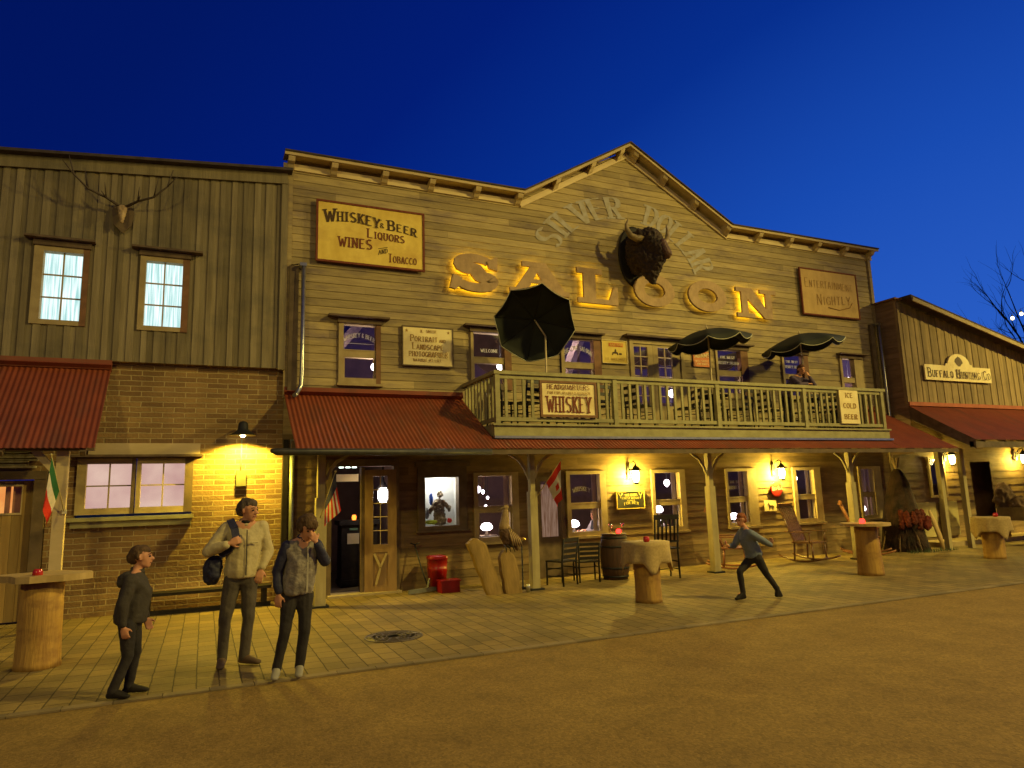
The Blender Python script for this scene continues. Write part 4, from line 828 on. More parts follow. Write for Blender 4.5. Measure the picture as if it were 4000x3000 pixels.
# ---------------------------------------------------------------- bison head trophy
fur = mat('dark_bison_fur', (.045, .022, .013), (.02, .011, .008), 9, (1, 1, 1), .75, .9, 28, spec=.5)
face_m = mat('brown_bison_face', (.10, .04, .022), (.05, .022, .014), 8, rough=.55, bump=.6, bscale=24, spec=.5)
t = thing('bison_head_trophy', 'dark mounted bison head with horns above the saloon letters', 'trophy', (8.85, 12.66, 6.95))
k = MB(); k.lathe((8.86, 12.665, 7.0), [(.0001, 0), (.50, 0), (.54, .02), (.54, .05), (.50, .06), (.0001, .06)], 32, Matrix.Diagonal((1, 1, 1.0)).to_3x3() @ Matrix.Rotation(radians(90), 3, 'X') @ Matrix.Diagonal((.80, 1.36, 1)).to_3x3()); build(k, 'plaque', black_w, t)
cx, cy, cz_ = 8.83, 12.0, 7.02
blob([[((8.85, 12.50, 7.02), (.33, .10, .54)), ((8.82, 12.18, 7.05), (.30, .12, .44))], [((8.81, 12.2, 7.1), (.29, .2, .38)), ((8.83, 11.95, 7.22), (.25, .20, .22))],
      [((8.84, 11.90, 7.16), (.24, .2, .26)), ((8.93, 11.72, 6.92), (.17, .15, .17)), ((8.96, 11.66, 6.74), (.13, .12, .11))],
      [((8.80, 12.1, 6.85), (.28, .22, .34)), ((8.85, 11.92, 6.70), (.19, .2, .2)), ((8.83, 11.98, 6.38), (.15, .15, .16)), ((8.85, 11.95, 6.18), (.05, .05, .06))], [((8.90, 11.72, 6.66), (.13, .12, .1)), ((8.84, 11.92, 6.40), (.14, .13, .12))], [((8.62, 11.98, 7.30), (.10, .08, .09)), ((8.56, 11.99, 7.36), (.05, .04, .06))],
      [((8.60, 12.05, 7.1), (.12, .1, .06)), ((8.50, 12.1, 7.08), (.04, .03, .03))], [((9.05, 11.95, 7.02), (.10, .1, .05)), ((9.16, 11.98, 6.98), (.04, .03, .03))]],
     'head', fur, t, .022, 2, .035, .05)
blob([[((8.93, 11.66, 6.98), (.09, .1, .12)), ((8.98, 11.58, 6.76), (.11, .1, .085))], [((8.99, 11.53, 6.72), (.08, .06, .05)), ((8.98, 11.58, 6.66), (.07, .07, .04))]], 'muzzle', face_m, t, .015, 2, .008, .03)
horn = mat('horn', (.34, .25, .12), (.14, .10, .05), 7, rough=.4)
for P in ([(8.66, 11.95, 7.18), (8.50, 11.97, 7.16), (8.36, 12.0, 7.22), (8.28, 12.02, 7.36), (8.27, 12.02, 7.48), (8.33, 12.02, 7.62)], [(9.0, 11.86, 7.10), (9.10, 11.85, 7.08), (9.20, 11.86, 7.14), (9.25, 11.87, 7.26), (9.26, 11.88, 7.40), (9.24, 11.88, 7.54)]):
    k = MB(); k.tube(P, [.085, .08, .07, .055, .035, .008], 10); build(k, 'horn', horn, t)
for P in ((8.80, 11.66, 7.03), (9.07, 11.70, 7.0)): k = MB(); k.sphere(P, .025); build(k, 'eye', mat('glass_eye', (.01, .008, .006), None, 5, rough=.1), t)
# deer skull trophy
t = thing('deer_skull_trophy', 'pale deer skull with wide thin antlers above the left windows', 'trophy', (-1.45, 12.6, 6.5))
k = MB(); k.prism([(-1.60, 6.58), (-1.55, 6.70), (-1.32, 6.70), (-1.27, 6.58), (-1.30, 6.34), (-1.43, 6.20), (-1.57, 6.34)], 12.57, 12.61); build(k, 'plaque', frame_d, t)
bone = mat('bone', (.60, .44, .22), (.3, .2, .1), 8, rough=.6)
blob([[((-1.44, 12.50, 6.60), (.075, .06, .06)), ((-1.43, 12.44, 6.44), (.045, .04, .06)), ((-1.43, 12.42, 6.34), (.03, .03, .03))]], 'skull', bone, t, .012, 2, .01, .03)
k = MB()
for s in (-1, 1):
    b0 = Vector((-1.44+s*.05, 12.5, 6.64)); P = [b0, b0+Vector((s*.18, -.10, .08)), b0+Vector((s*.42, -.22, .14)), b0+Vector((s*.62, -.30, .32)), b0+Vector((s*.70, -.34, .62))]
    k.tube(P, [.022, .02, .017, .013, .005], 6)
    for i, d in ((1, (s*.02, -.10, .22)), (2, (s*.06, -.06, .32)), (3, (s*.16, -.05, .2)), (1, (s*.05, -.2, .02))): k.tube([P[i], P[i]+Vector(d)*.6, P[i]+Vector(d)], [.013, .01, .004], 5)
build(k, 'antlers', mat('antler', (.09, .065, .045), None, 8, rough=.6), t)

# ================================================================== LAMPS
def lantern(x, y, z, yw, label, power, cat='wall lantern', glow=bulb, col_=LAMP, big=1.0):
    t = thing('wall_lantern', label, cat, (x, yw, z), group='lit wall lanterns')
    b = big
    k = MB(); k.box(x-.05, x+.03, yw-.025, yw, z-.02, z+.24); k.tube([(x-.01, yw-.02, z+.20), (x-.01, yw-.10, z+.30), (x-.005, yw-.20, z+.34), (x, y, z+.30), (x, y, z+.26)], .012, 8); k.tube([(x-.01, yw-.02, z+.06), (x-.01, yw-.08, z+.12), (x-.01, yw-.05, z+.19)], .008, 6); build(k, 'bracket', iron, t)
    k = MB(); k.lathe((x, y, z), [(.145*b, .135), (.15*b, .14), (.075*b, .19), (.045*b, .235), (.02, .25), (.015, .28)], 18); build(k, 'shade', iron, t)
    k = MB(); k.lathe((x, y, z), [(.045*b, -.10), (.062*b, -.03), (.072*b, .05), (.06*b, .13)], 14); g_ = build(k, 'glass', glow, t)
    g_.visible_shadow = True
    k = MB(); k.lathe((x, y, z), [(.0001, -.155), (.06*b, -.15), (.065*b, -.12), (.045*b, -.10)], 14); build(k, 'base_cap', iron, t)
    light('lantern_light', 'POINT', (x-.02, y+.125, z+.02), power*2.2, (1, .70, .09), .05, t); light('lantern_front_light', 'POINT', (x, y-.12*b, z), power*.12, col_, .06, t)
    return t
lantern(8.40, 12.40, 1.96, 12.66, 'lit black lantern above the black framed sign', 120)
lantern(12.53, 12.40, 1.96, 12.66, 'lit black lantern above the round red sign', 120)
lantern(18.82, 12.42, 2.24, 12.62, 'lit lantern on the store wall right of the saloon', 50)
lantern(22.05, 12.42, 2.24, 12.62, 'lit lantern at the far right edge', 60)
t = thing('barn_lamp', 'dark gooseneck barn lamp lighting the brick wall', 'barn lamp', (.55, 12.75, 2.0))
k = MB(); k.lathe((.55, 12.40, 2.80), [(.215, 0), (.21, .012), (.12, .07), (.085, .10), (.075, .2), (.05, .235), (.0001, .24)], 24); build(k, 'shade', iron, t)
k = MB(); k.tube([(.55, 12.74, 2.86), (.55, 12.6, 3.02), (.55, 12.46, 3.04), (.55, 12.40, 3.0)], .014, 8); build(k, 'arm', iron, t)
k = MB(); k.sphere((.55, 12.40, 2.82), .05, 12, 6); build(k, 'bulb', bulb, t)
k = MB(); k.tube([(.55, 12.735, 2.78), (.55, 12.735, 2.2)], .012, 6); build(k, 'conduit', mat('grey_conduit', (.3, .3, .25), None, 5), t)
k = MB(); k.box(.475, .635, 12.67, 12.745, 1.96, 2.215); build(k, 'switch_box', mat('olive_box', (.16, .16, .08), None, 5), t)
light('barn_lamp_light', 'SPOT', (.55, 12.36, 2.79), 800, (1.0, .72, .07), .05, t, (.55, 12.55, 0), 150, .35)
# lamps inside the rooms
WH = (1.0, .74, .62)
def pendant(x, y, z, label, r=.06, top=2.58, pw=0):
    t = thing('pendant_lamp', label, 'pendant lamp', (x, y, z), group='lamps glowing inside the saloon'); k = MB(); k.tube([(x, y, z+r), (x, y, top)], .006, 5); build(k, 'cord', iron, t)
    k = MB(); k.lathe((x, y, z), [(.002, -r*1.3), (r*.7, -r*.7), (r, 0), (r*.75, r*.8), (r*.3, r*1.1)], 14); build(k, 'shade', bulbw, t)
    if pw: light('pendant_light', 'POINT', (x, y-.1, z-r*1.5), pw*2.5, WH, .08, t)
def tlamp(x, y, z, label, r=.11, pw=0, base=.0):
    t = thing('table_lamp', label, 'table lamp', (x, y, z), group='lamps glowing inside the saloon'); k = MB(); k.lathe((x, y, z), [(r*.45, -.16), (r*.3, -.12), (.02, -.08), (.02, -.03)], 12); k.lathe((x, y, base), [(.16, 0), (.03, .03), (.03, z-.17-base), (.25, z-.165-base), (.25, z-.15-base), (.0001, z-.149-base)], 14); build(k, 'stand', frame_d, t)
    k = MB(); k.lathe((x, y, z), [(r*.55, -.05), (r, -.01), (r*1.02, .02), (r*.7, .085), (r*.25, .10), (.0001, .10)], 18); build(k, 'shade', bulbw, t)
    if pw: light('table_light', 'POINT', (x, y+r*1.3, z+.06), pw*2.5, WH, .06, t)
pendant(5.17, 13.4, 1.80, 'pointed glowing lamp in the window behind the eagle', .06, pw=6)
pendant(5.75, 14.6, 1.75, 'small far lamp behind the window left of the flagged post', .04)
pendant(9.78, 13.2, 1.83, 'glowing tulip lamp in the window right of the left lantern', .07, pw=5)
pendant(14.0, 13.4, 1.86, 'small lamp in the window right of the round red sign', .045, pw=4)
pendant(7.5, 14.8, 1.6, 'small ceiling lamp deep behind the seated diner', .05, pw=7)
tlamp(5.20, 13.05, 1.03, 'white lamp at the sill behind the two log slabs', .12, 7); tlamp(7.20, 13.05, 1.0, 'white lamp beside the seated diner', .12, 7)
tlamp(9.40, 13.05, 1.22, 'upper white lamp above the tall black chair back', .10, 5); tlamp(9.62, 13.5, .98, 'lower white lamp behind the tall black chair', .12, 5)
tlamp(11.55, 13.05, .98, 'white lamp in the window left of the right lantern', .11, 6); tlamp(15.95, 13.1, 1.0, 'white lamp behind the last porch window', .09, 5)
def upl(x, y, z, label, r=.1, pw=0):
    t = thing('globe_lamp', label, 'globe lamp', (x, y, z), group='lamps glowing in the upper saloon room'); k = MB(); k.sphere((x, y, z), r, 14, 8); build(k, 'globe', bulbw, t); k = MB(); k.tube([(x, y, z+r), (x, y, 7.6)], .006, 5); build(k, 'cord', iron, t)
    if pw: light('globe_light', 'POINT', (x, y-.2, z-.15), pw*5, (1, .8, .8), .08, t)
upl(2.95, 13.1, 4.22, 'white globe in the window below the whiskey lettering', .08, 10); upl(5.75, 13.4, 4.42, 'white globe left of the tilted parasol', .08, 14); upl(10.4, 13.6, 4.0, 'white globe behind the right balcony door', .10, 14)
upl(9.9, 13.0, 3.50, 'low white globe behind the balcony doors', .09, 8); upl(11.0, 13.3, 3.45, 'small low globe between balcony door and window', .07); upl(15.95, 13.1, 4.5, 'globe in the last upper window', .06, 10); upl(7.4, 13.4, 5.6, 'globe high behind the third upper window', .07, 10); upl(12.4, 13.6, 5.4, 'globe high behind the fifth upper window', .07, 10)
light('showcase_light', 'POINT', (4.15, 12.92, 1.98), 9, (1, .98, .9), .05, SB)
for x_, y_, z_, lb_ in ((5.62, 14.0, 1.62, 'tiny lamp right of the eagle window curtain'), (6.05, 15.2, 1.42, 'tiny far lamp low behind the eagle window'), (7.62, 14.2, 1.33, 'tiny lamp cluster behind the seated diner'), (9.95, 15.0, 1.55, 'tiny lamp far behind the tall black chair window'), (12.3, 14.5, 1.5, 'tiny lamp behind the window left of the running child'), (15.2, 14.6, 1.75, 'tiny lamp behind the window at the right sign'), (17.6, 15.6, 1.9, 'tiny lamp behind the last porch window')): pendant(min(x_, 16.3), y_, z_, lb_, .03)
# hanging lantern inside the entrance
t = thing('hanging_lantern', 'bright caged lantern seen through the glazed entrance door', 'lantern', (3.17, 13.35, 1.6))
k = MB(); k.lathe((3.17, 13.35, 1.74), [(.06, -.14), (.10, -.06), (.10, .08), (.06, .14)], 12); build(k, 'glass', emit('door_lantern_glass', (1, .93, .88), 14), t)
k = MB(); k.lathe((3.17, 13.35, 1.74), [(.12, .14), (.03, .26), (.01, .86)], 10)
for i in range(6): a = i*pi/3; k.tube([(3.17+.105*cos(a), 13.35+.105*sin(a), 1.62), (3.17+.105*cos(a), 13.35+.105*sin(a), 1.88)], .006, 4)
build(k, 'cage', iron, t); light('door_lantern_light', 'POINT', (3.0, 13.15, 1.74), 10, WH, .08, t)
t = thing('exit_light', 'small ceiling light box with three white spots inside the entrance', 'light fitting', (2.62, 14.2, 2.3)); k = MB(); k.box(2.45, 2.85, 14.2, 14.28, 2.36, 2.44); build(k, 'housing', mat('copper_red', (.5, .14, .06), None, 5), t)
for i in range(3): k = MB(); k.box(2.47+i*.13, 2.56+i*.13, 14.185, 14.2, 2.31, 2.35); build(k, 'spot', emit('cool_spot', (.8, 1, .85), 6), t)
light('entrance_light', 'POINT', (2.3, 14.0, 2.2), 6, (1, .75, .6), .1, SB)

# ================================================================== ENTRANCE THINGS
t = thing('reception_desk', 'dark reception desk with a pale paper inside the doorway', 'desk', (2.72, 14.0, 0))
k = MB(); k.box(2.45, 3.15, 13.75, 14.2, 0, 1.18); k.box(2.40, 3.2, 13.70, 14.25, 1.18, 1.27); k.box(2.42, 3.18, 13.72, 14.2, .05, .14); build(k, 'cabinet', black_w, t)
k = MB(); k.box(2.56, 2.80, 13.735, 13.749, .82, 1.02); build(k, 'paper', mat('paper', (.6, .52, .32), None, 5), t)
k = MB(); k.box(2.60, 2.76, 13.735, 13.749, 1.08, 1.12); build(k, 'label_plate', mat('green_plate', (.12, .22, .13), None, 5), t)
k = MB(); k.lathe((2.72, 13.9, 1.27), [(.035, 0), (.045, .05), (.035, .10)], 10); tag(build(k, 'desk_candle', emit('orange_glow', (1, .25, .03), 3), None, (2.72, 13.9, 1.27)), 'orange candle glowing on the reception desk', 'candle')
t = sign('hanging_sign', 'small plain pale board above the reception desk', 2.30, 2.72, 2.02, 2.16, 13.5, cream, None)
t = thing('snow_pusher', 'scraper with long handle leaning left of the red bin', 'scraper', (3.55, 12.3, 0))
k = MB(); k.tube([(3.70, 12.15, .08), (3.62, 12.35, .45), (3.57, 12.55, .82)], .013, 6); k.tube([(3.49, 12.56, .85), (3.57, 12.55, .82), (3.66, 12.54, .85)], .014, 6); build(k, 'handle', iron, t)
k = MB(); k.beam((3.30, 12.02, .05), (3.86, 12.22, .05), .04, .07); k.beam((3.68, 12.15, .08), (3.74, 12.2, .24), .03, .02); build(k, 'blade', mat('grey_plastic', (.2, .2, .18), None, 5, rough=.5), t)
redp = mat('red_plastic', (.30, .006, .006), (.22, .005, .005), 4, rough=.35, spec=.5)
t = thing('plastic_bin', 'tall red plastic bin with ribbed side below the showcase window', 'bin', (3.95, 12.25, 0))
k = MB(); k.lathe((3.92, 12.32, 0), [(.16, 0), (.20, .35), (.205, .36), (.205, .40), (.20, .41), (.21, .55), (.22, .56), (.22, .60), (.17, .62), (.0001, .62)], 4, Matrix.Rotation(radians(45), 3, 'Z')); build(k, 'body', redp, t); k = MB(); k.box(3.80, 4.04, 12.15, 12.17, .56, .60); build(k, 'rim', redp, t)
t = thing('plastic_box', 'low red plastic box in front of the red bin', 'box', (4.02, 12.0, 0)); k = MB(); k.box(3.86, 4.20, 11.88, 12.12, 0, .19); build(k, 'body', redp, t); k = MB(); k.box(3.84, 4.22, 11.86, 12.14, .192, .215); build(k, 'lid', redp, t)
# things inside the showcase
t = thing('straw_figure', 'pale shaggy straw figure standing in the lit showcase', 'figure', (4.2, 12.98, 1.13)); blob([[((4.18, 12.98, 1.5), (.10, .06, .14)), ((4.2, 12.98, 1.2), (.13, .07, .08))], [((4.2, 12.96, 1.72), (.06, .05, .07))], [((4.1, 12.95, 1.56), (.04, .04, .05)), ((3.98, 12.93, 1.40), (.03, .03, .06))], [((4.28, 12.95, 1.56), (.04, .04, .05)), ((4.38, 12.93, 1.44), (.03, .03, .06))]], 'body', mat('straw', (.42, .33, .2), (.2, .15, .1), 20, rough=.9), t, .014, 1, .03, .03)
for nm, lb_, c, x0, z0, x1, z1 in (('cloth', 'blue cloth draped in the showcase', (.05, .12, .5), 3.97, 1.50, 4.05, 1.75), ('cloth', 'yellow green cloth on the showcase floor', (.6, .7, .05), 3.86, 1.14, 4.15, 1.23), ('toy', 'small red toy at the showcase right side', (.6, .04, .03), 4.33, 1.15, 4.43, 1.25), ('jar', 'grey jar on the showcase floor left', (.3, .3, .28), 3.88, 1.24, 3.97, 1.46)):
    tag(blob([[(((x0+x1)/2, 12.93, (z0+z1)/2+.01), ((x1-x0)/2, .04, (z1-z0)/2))]], nm, mat('c_'+lb_[:12].replace(' ', '_'), c, None, 8), None, .012, 1, .01, .03, ((x0+x1)/2, 12.93, z0)), lb_, nm)

# ================================================================== PORCH FURNITURE
logm = mat('peeled_log', (.56, .34, .08), (.36, .20, .05), 4, (3, 3, .35), .7, .5, 14, grime=(.24, .12, .04), gscale=3.2, gamt=.75)
slab = mat('pale_plank_top', (.56, .40, .17), (.42, .29, .11), 4, (1, 4, 1), .65, .2, 16)
burl = mat('burlap', (.52, .38, .17), (.40, .29, .12), 30, rough=.95, bump=.3, bscale=90)
redg = emit('lit_red_glass', (1.0, .03, .02), 5); redo = mat('red_glass', (.55, .03, .02), (.4, .02, .015), 5, rough=.15, spec=.6)
def candle(x, y, z, label, lit):
    t = thing('candle_glass', label, 'candle', (x, y, z), group='red candle glasses'); k = MB(); k.lathe((x, y, z+.001), [(.035, 0), (.05, .02), (.048, .06), (.034, .085)], 14); build(k, 'glass', redg if lit else redo, t)
    k = MB(); k.lathe((x, y, z+.003), [(.028, .0), (.028, .07), (.0001, .071)], 10); build(k, 'wax', redg if lit else mat('wax', (.6, .2, .15), None, 5), t)
    if lit: light('candle_light', 'POINT', (x, y, z+.14), .5, (1, .08, .03), .03, t)
def logt(x, y, h, r, label, kind, seed, rz=0):
    t = thing('log_table', label, 'table', (x, y, 0), group='standing tables made of logs'); random.seed(seed)
    k = MB(); k.lathe((x, y, 0), [(r*1.06, 0), (r*1.03, .06), (r, h*.3), (r*.99, h*.6), (r*.97, h-.001)], 22, None, .16); build(k, 'trunk', logm, t)
    k = MB(); n = 18; R0 = {'slab': .385, 'round': .43, 'cloth': .35}[kind]; vs = []
    for zz in (0, .07 if kind == 'slab' else .05):
        for i in range(n):
            a = 2*pi*i/n+rz; q = R0*(1+.13*sin(2*a+seed)+.07*sin(5*a)) if kind == 'slab' else R0*(1+.02*sin(3*a))
            if kind == 'slab': q = q/max(abs(cos(a-.5)), abs(sin(a-.5))*1.0, .78)
            vs.append((x+q*cos(a), y+q*.8*sin(a) if kind == 'slab' else y+q*sin(a), h+zz))
    k.add(vs, [tuple(range(n))[::-1], tuple(range(n, 2*n))]+[(i, (i+1) % n, (i+1) % n+n, i+n) for i in range(n)]); build(k, 'tabletop', slab, t)
    if kind == 'cloth':
        k = MB(); vs = []; n = 72; m = 9
        for j in range(m+1):
            for i in range(n):
                a = 2*pi*i/n
                if j <= 2: q = (R0+.015)*j/2; zz = h+.056
                else:
                    f = (j-2)/(m-2); drop = .30+.16*max(0, cos(4*(a+.35)))**1.5; zz = h+.056-drop*f; q = R0+.01+f*(.02+.022*sin(9*a+1.2*sin(2*a)))
                vs.append((x+q*cos(a), y+q*sin(a), zz))
        k.add(vs, [(j*n+i, j*n+(i+1) % n, (j+1)*n+(i+1) % n, (j+1)*n+i) for j in range(m) for i in range(n)], True)
        o = build(k, 'tablecloth', burl, None, (x, y, h)); tag(o, 'burlap cloth draped on %s' % label.split(',')[0], 'tablecloth', 'burlap tablecloths')
        s_ = o.modifiers.new('s', 'SOLIDIFY'); s_.thickness = .004
    return t
logt(-1.58, 9.22, .91, .215, 'log table with angular plank top, at far left', 'slab', 3)
candle(-1.62, 9.05, .96, 'unlit red candle on the angular plank tabletop', False)
logt(6.28, 9.12, .84, .20, 'log table with draped cloth, in the middle of the pavement', 'cloth', 5)
candle(6.22, 9.0, .90, 'unlit red candle on the middle burlap covered table', False)
logt(11.42, 9.35, .90, .205, 'log table with round board top, right of the running child', 'round', 8)
candle(11.22, 9.25, .95, 'glowing red candle on the round board table', True)
logt(15.70, 9.70, .82, .205, 'log table with draped cloth, furthest right', 'cloth', 11)
candle(15.74, 9.60, .88, 'unlit red candle on the furthest right table', False)
# barrel
t = thing('wooden_barrel', 'dark wooden barrel used as a table on the porch', 'barrel', (7.36, 11.75, 0)); bm_ = mat('barrel_staves', (.10, .052, .03), (.06, .033, .02), 4, (8, 8, .4), .6, .3)
k = MB(); k.lathe((7.36, 11.75, 0), [(.235, 0), (.27, .2), (.285, .43), (.27, .66), (.235, .85), (.22, .85), (.22, .83), (.0001, .83)], 28); build(k, 'staves', bm_, t)
for z, r in ((.06, .248), (.22, .276), (.62, .277), (.79, .250)): k = MB(); k.lathe((7.36, 11.75, z), [(r-.004, -.018), (r+.004, -.018), (r+.004, .018), (r-.004, .018)], 28); build(k, 'hoop', iron, t)
k = MB(); k.lathe((7.36, 11.75, .84), [(.0001, 0), (.25, 0), (.25, .02), (.0001, .021)], 28); build(k, 'lid', bm_, t)
candle(7.42, 11.66, .862, 'glowing red candle on the barrel', True)
gl2 = glass('wine_glass', .35)
for x in (7.28, 7.55): t = thing('wine_glass', 'empty stemmed wine glass on the barrel %s of the candle' % ('left' if x < 7.4 else 'right'), 'wine glass', (x, 11.72, .862), group='wine glasses on the barrel'); k = MB(); k.lathe((x, 11.72, .863), [(.035, 0), (.006, .008), (.005, .09), (.03, .12), (.042, .16), (.034, .21)], 16); build(k, 'bowl', gl2, t)
# ladder back chair
def chair(name, label, mt, h=.82, w=.42, hs=.42, vertical=False, group=None, slats=4, cat='chair'):
    t = thing(name, label, cat, (0, 0, 0), group)
    for sx in (-1, 1):
        k = MB(); k.tube([(sx*w/2, -.19, 0), (sx*w/2, -.19, hs)], .017, 7); build(k, 'leg', mt, t)
        k = MB(); k.tube([(sx*w/2*.92, .20, 0), (sx*w/2*.92, .18, hs), (sx*w/2*.96, .25, h)], .018, 7); build(k, 'leg', mt, t)
    k = MB(); k.box(-w/2-.01, w/2+.01, -.21, .20, hs, hs+.025); build(k, 'seat', mt, t)
    yb = lambda z: .18+.07*(z-hs)/(h-hs)
    if vertical:
        k = MB(); k.beam((-w/2, yb(h-.04), h-.04), (w/2, yb(h-.04), h-.04), .03, .09); k.beam((-w/2, yb(hs+.15), hs+.15), (w/2, yb(hs+.15), hs+.15), .025, .04); build(k, 'back_rail', mt, t)
        for i in range(5): x = -w/2+w*(i+1)/6; k = MB(); k.tube([(x, yb(hs+.16), hs+.16), (x, yb(h-.08), h-.08)], .021, 6); build(k, 'back_slat', mt, t)
    else:
        for i in range(slats): z = hs+.10+(h-hs-.13)*i/(slats-1); k = MB(); k.beam((-w/2, yb(z), z), (w/2, yb(z), z), .02, .065); build(k, 'back_slat', mt, t)
    k = MB()
    for z in (.14, .28):
        k.tube([(-w/2, -.19, z), (w/2, -.19, z)], .010, 5)
        for sx in (-1, 1): k.tube([(sx*w/2, -.19, z+.03), (sx*w/2*.92, .19, z+.03)], .010, 5)
    build(k, 'rung', mt, t); return t
c0 = chair('ladder_back_chair', 'dark ladder back chair right beside the flagged post', black_w, .85)
c0.location = (6.12, 11.62, 0); c0.rotation_euler = (0, 0, radians(200)); c0['group'] = 'dark chairs near the barrel'
c1 = dup(c0, (6.74, 11.78, 0), radians(165), 'dark ladder back chair just left of the barrel'); c1.scale = (1, 1, .86)
c2 = chair('tall_black_chair', 'tall black slat back chair behind the burlap covered table', black_w, 1.20, .52, .55, True)
c2.location = (8.16, 11.30, 0); c2.rotation_euler = (0, 0, radians(172))
# rocking chairs
def rocker(label, mt, loc, rz, group):
    t = thing('rocking_chair', label, 'rocking chair', (0, 0, 0), group)
    for sx in (-1, 1):
        k = MB(); P = [(sx*.25, -.50+i*.1, .02+.10*((i-5)/5)**2) for i in range(11)]; k.tube(P, [.02]*11, 6); build(k, 'rocker', mt, t)
        for y, yt in ((-.22, -.20), (.18, .16)): k = MB(); k.tube([(sx*.25, y, .03), (sx*.24, yt, .38)], .018, 7); build(k, 'leg', mt, t)
        k = MB(); k.tube([(sx*.23, .16, .38), (sx*.23, .30, .75), (sx*.23, .44, 1.14)], .017, 7); build(k, 'back_post', mt, t)
        k = MB(); k.box(sx*.30-.035, sx*.30+.035, -.24, .30, .60, .62); k.tube([(sx*.28, -.18, .39), (sx*.29, -.20, .60)], .013, 6); build(k, 'armrest', mt, t)
    k = MB(); k.box(-.27, .27, -.24, .20, .38, .41); build(k, 'seat', mt, t)
    for i in range(6): x = -.17+i*.068; k = MB(); k.beam((x, .18, .42), (x, .43, 1.12), .05, .016, (0, 1, 0)); build(k, 'back_slat', mt, t)
    k = MB(); k.beam((-.26, .445, 1.14), (.26, .445, 1.14), .03, .10, (0, -.35, 1)); build(k, 'head_rail', mt, t)
    t.location = loc; t.rotation_euler = (0, 0, rz); t.scale = (1.12, 1.12, 1.08); return t
wal = mat('varnished_walnut', (.20, .10, .05), (.12, .06, .03), 6, (1, 1, 3), .25, spec=.6); redw = mat('red_brown_wood', (.30, .13, .06), (.2, .08, .04), 6, (1, 1, 3), .45)
rocker('glossy walnut rocking chair under the round red sign', wal, (12.42, 11.70, 0), radians(14), 'rocking chairs on the porch')
r1 = rocker('reddish rocking chair half hidden by the third porch post', redw, (10.30, 11.75, 0), radians(48), 'rocking chairs on the porch')
dup(r1, (14.45, 11.85, 0), radians(46), 'reddish rocking chair leaning behind the round topped log table')
# bench at brick wall
t = thing('low_bench', 'low dark plank bench against the brick wall', 'bench', (.1, 12.4, 0)); k = MB(); k.box(-.85, 1.05, 12.22, 12.55, .29, .335); build(k, 'seat', black_w, t)
for x in (-.75, .95): k = MB(); k.box(x-.04, x+.04, 12.27, 12.5, .06, .29); build(k, 'leg', black_w, t)
k = MB(); k.box(-.85, 1.05, 12.30, 12.42, .0, .06); build(k, 'foot_rail', black_w, t)
# log slabs and eagle
slm = mat('yellow_log_slab', (.30, .19, .055), (.20, .125, .035), 3, (4, 4, .4), .75, .3, 12)
def slabthing(label, b0, b1, t0, t1, rnd):
    t = thing('log_slab', label, 'log slab', ((b0[0]+b1[0])/2, b0[1], 0), group='split log slabs holding the eagle'); k = MB(); n = 10; vs = []
    for j in range(n+1):
        f = j/n; w0 = Vector(b0).lerp(Vector(t0), f); w1 = Vector(b1).lerp(Vector(t1), f); c = (w0+w1)/2; hw = (w1-w0)/2*(1 if f < rnd else sqrt(max(0.05, 1-((f-rnd)/(1-rnd))**2)))
        hw *= 1+.05*sin(j*1.7)
        for s in range(9): a = pi*s/8; vs.append(c+hw*cos(a)+Vector((0, -.075*sin(a)**.35, 0)))
        vs.append(c+hw*-1+Vector((0, .05, 0))); vs.append(c+hw+Vector((0, .05, 0)))
    k.add(vs, [(j*11+i, j*11+(i+1) % 11, (j+1)*11+(i+1) % 11, (j+1)*11+i) for j in range(n) for i in range(11)]+[tuple(range(n*11, n*11+11)), tuple(range(11))[::-1]]); build(k, 'wood', slm, t)
slabthing('tall leaning split log slab left of the eagle', (4.46, 11.25, 0), (4.77, 11.25, 0), (4.16, 11.5, .95), (4.52, 11.5, .93), .97)
slabthing('shorter round topped log slab under the eagle', (4.77, 11.20, 0), (5.09, 11.20, 0), (4.70, 11.35, .74), (5.05, 11.35, .70), .62)
t = thing('carved_eagle', 'carved brown eagle with pale neck perched on a log slab', 'eagle carving', (4.9, 11.45, .72)); eb = mat('eagle_brown', (.13, .07, .04), (.07, .04, .025), 10, rough=.7, bump=.5, bscale=30); en = mat('eagle_pale_neck', (.42, .30, .15), (.3, .2, .1), 9, rough=.7, bump=.4, bscale=30)
blob([[((4.90, 11.42, 1.02), (.12, .11, .16)), ((4.98, 11.44, .84), (.10, .08, .10))], [((5.02, 11.46, .98), (.07, .07, .10)), ((5.16, 11.48, .72), (.03, .03, .05))]], 'body', eb, t, .015, 2, .018, .03)
blob([[((4.88, 11.40, 1.12), (.10, .09, .08)), ((4.90, 11.40, 1.30), (.055, .05, .05)), ((4.91, 11.40, 1.40), (.05, .045, .04))], [((4.92, 11.40, 1.46), (.055, .045, .045)), ((4.88, 11.38, 1.45), (.03, .03, .03))]], 'neck', en, t, .013, 2, .008, .03)
k = MB(); k.tube([(4.87, 11.38, 1.45), (4.80, 11.36, 1.44), (4.76, 11.355, 1.40)], [.025, .018, .004], 8); build(k, 'beak', frame_d, t)
for i in range(9):
    f = i/8; k = MB(); a = Vector((4.94+.16*f, 11.36+.02*f, 1.06-.10*f)); b = Vector((5.02+.20*f, 11.33+.04*f, .78-.02*f)); k.tube([a, (a+b)/2+Vector((0, -.02, 0)), b], [.03, .024, .006], 6); build(k, 'wing_feather', eb if i % 2 else en, t)
for i in range(3): k = MB(); k.tube([(4.86+i*.05, 11.36, .80), (4.85+i*.07, 11.27, .76), (4.85+i*.08, 11.25, .68)], [.016, .013, .005], 6); build(k, 'talon', black_w, t)
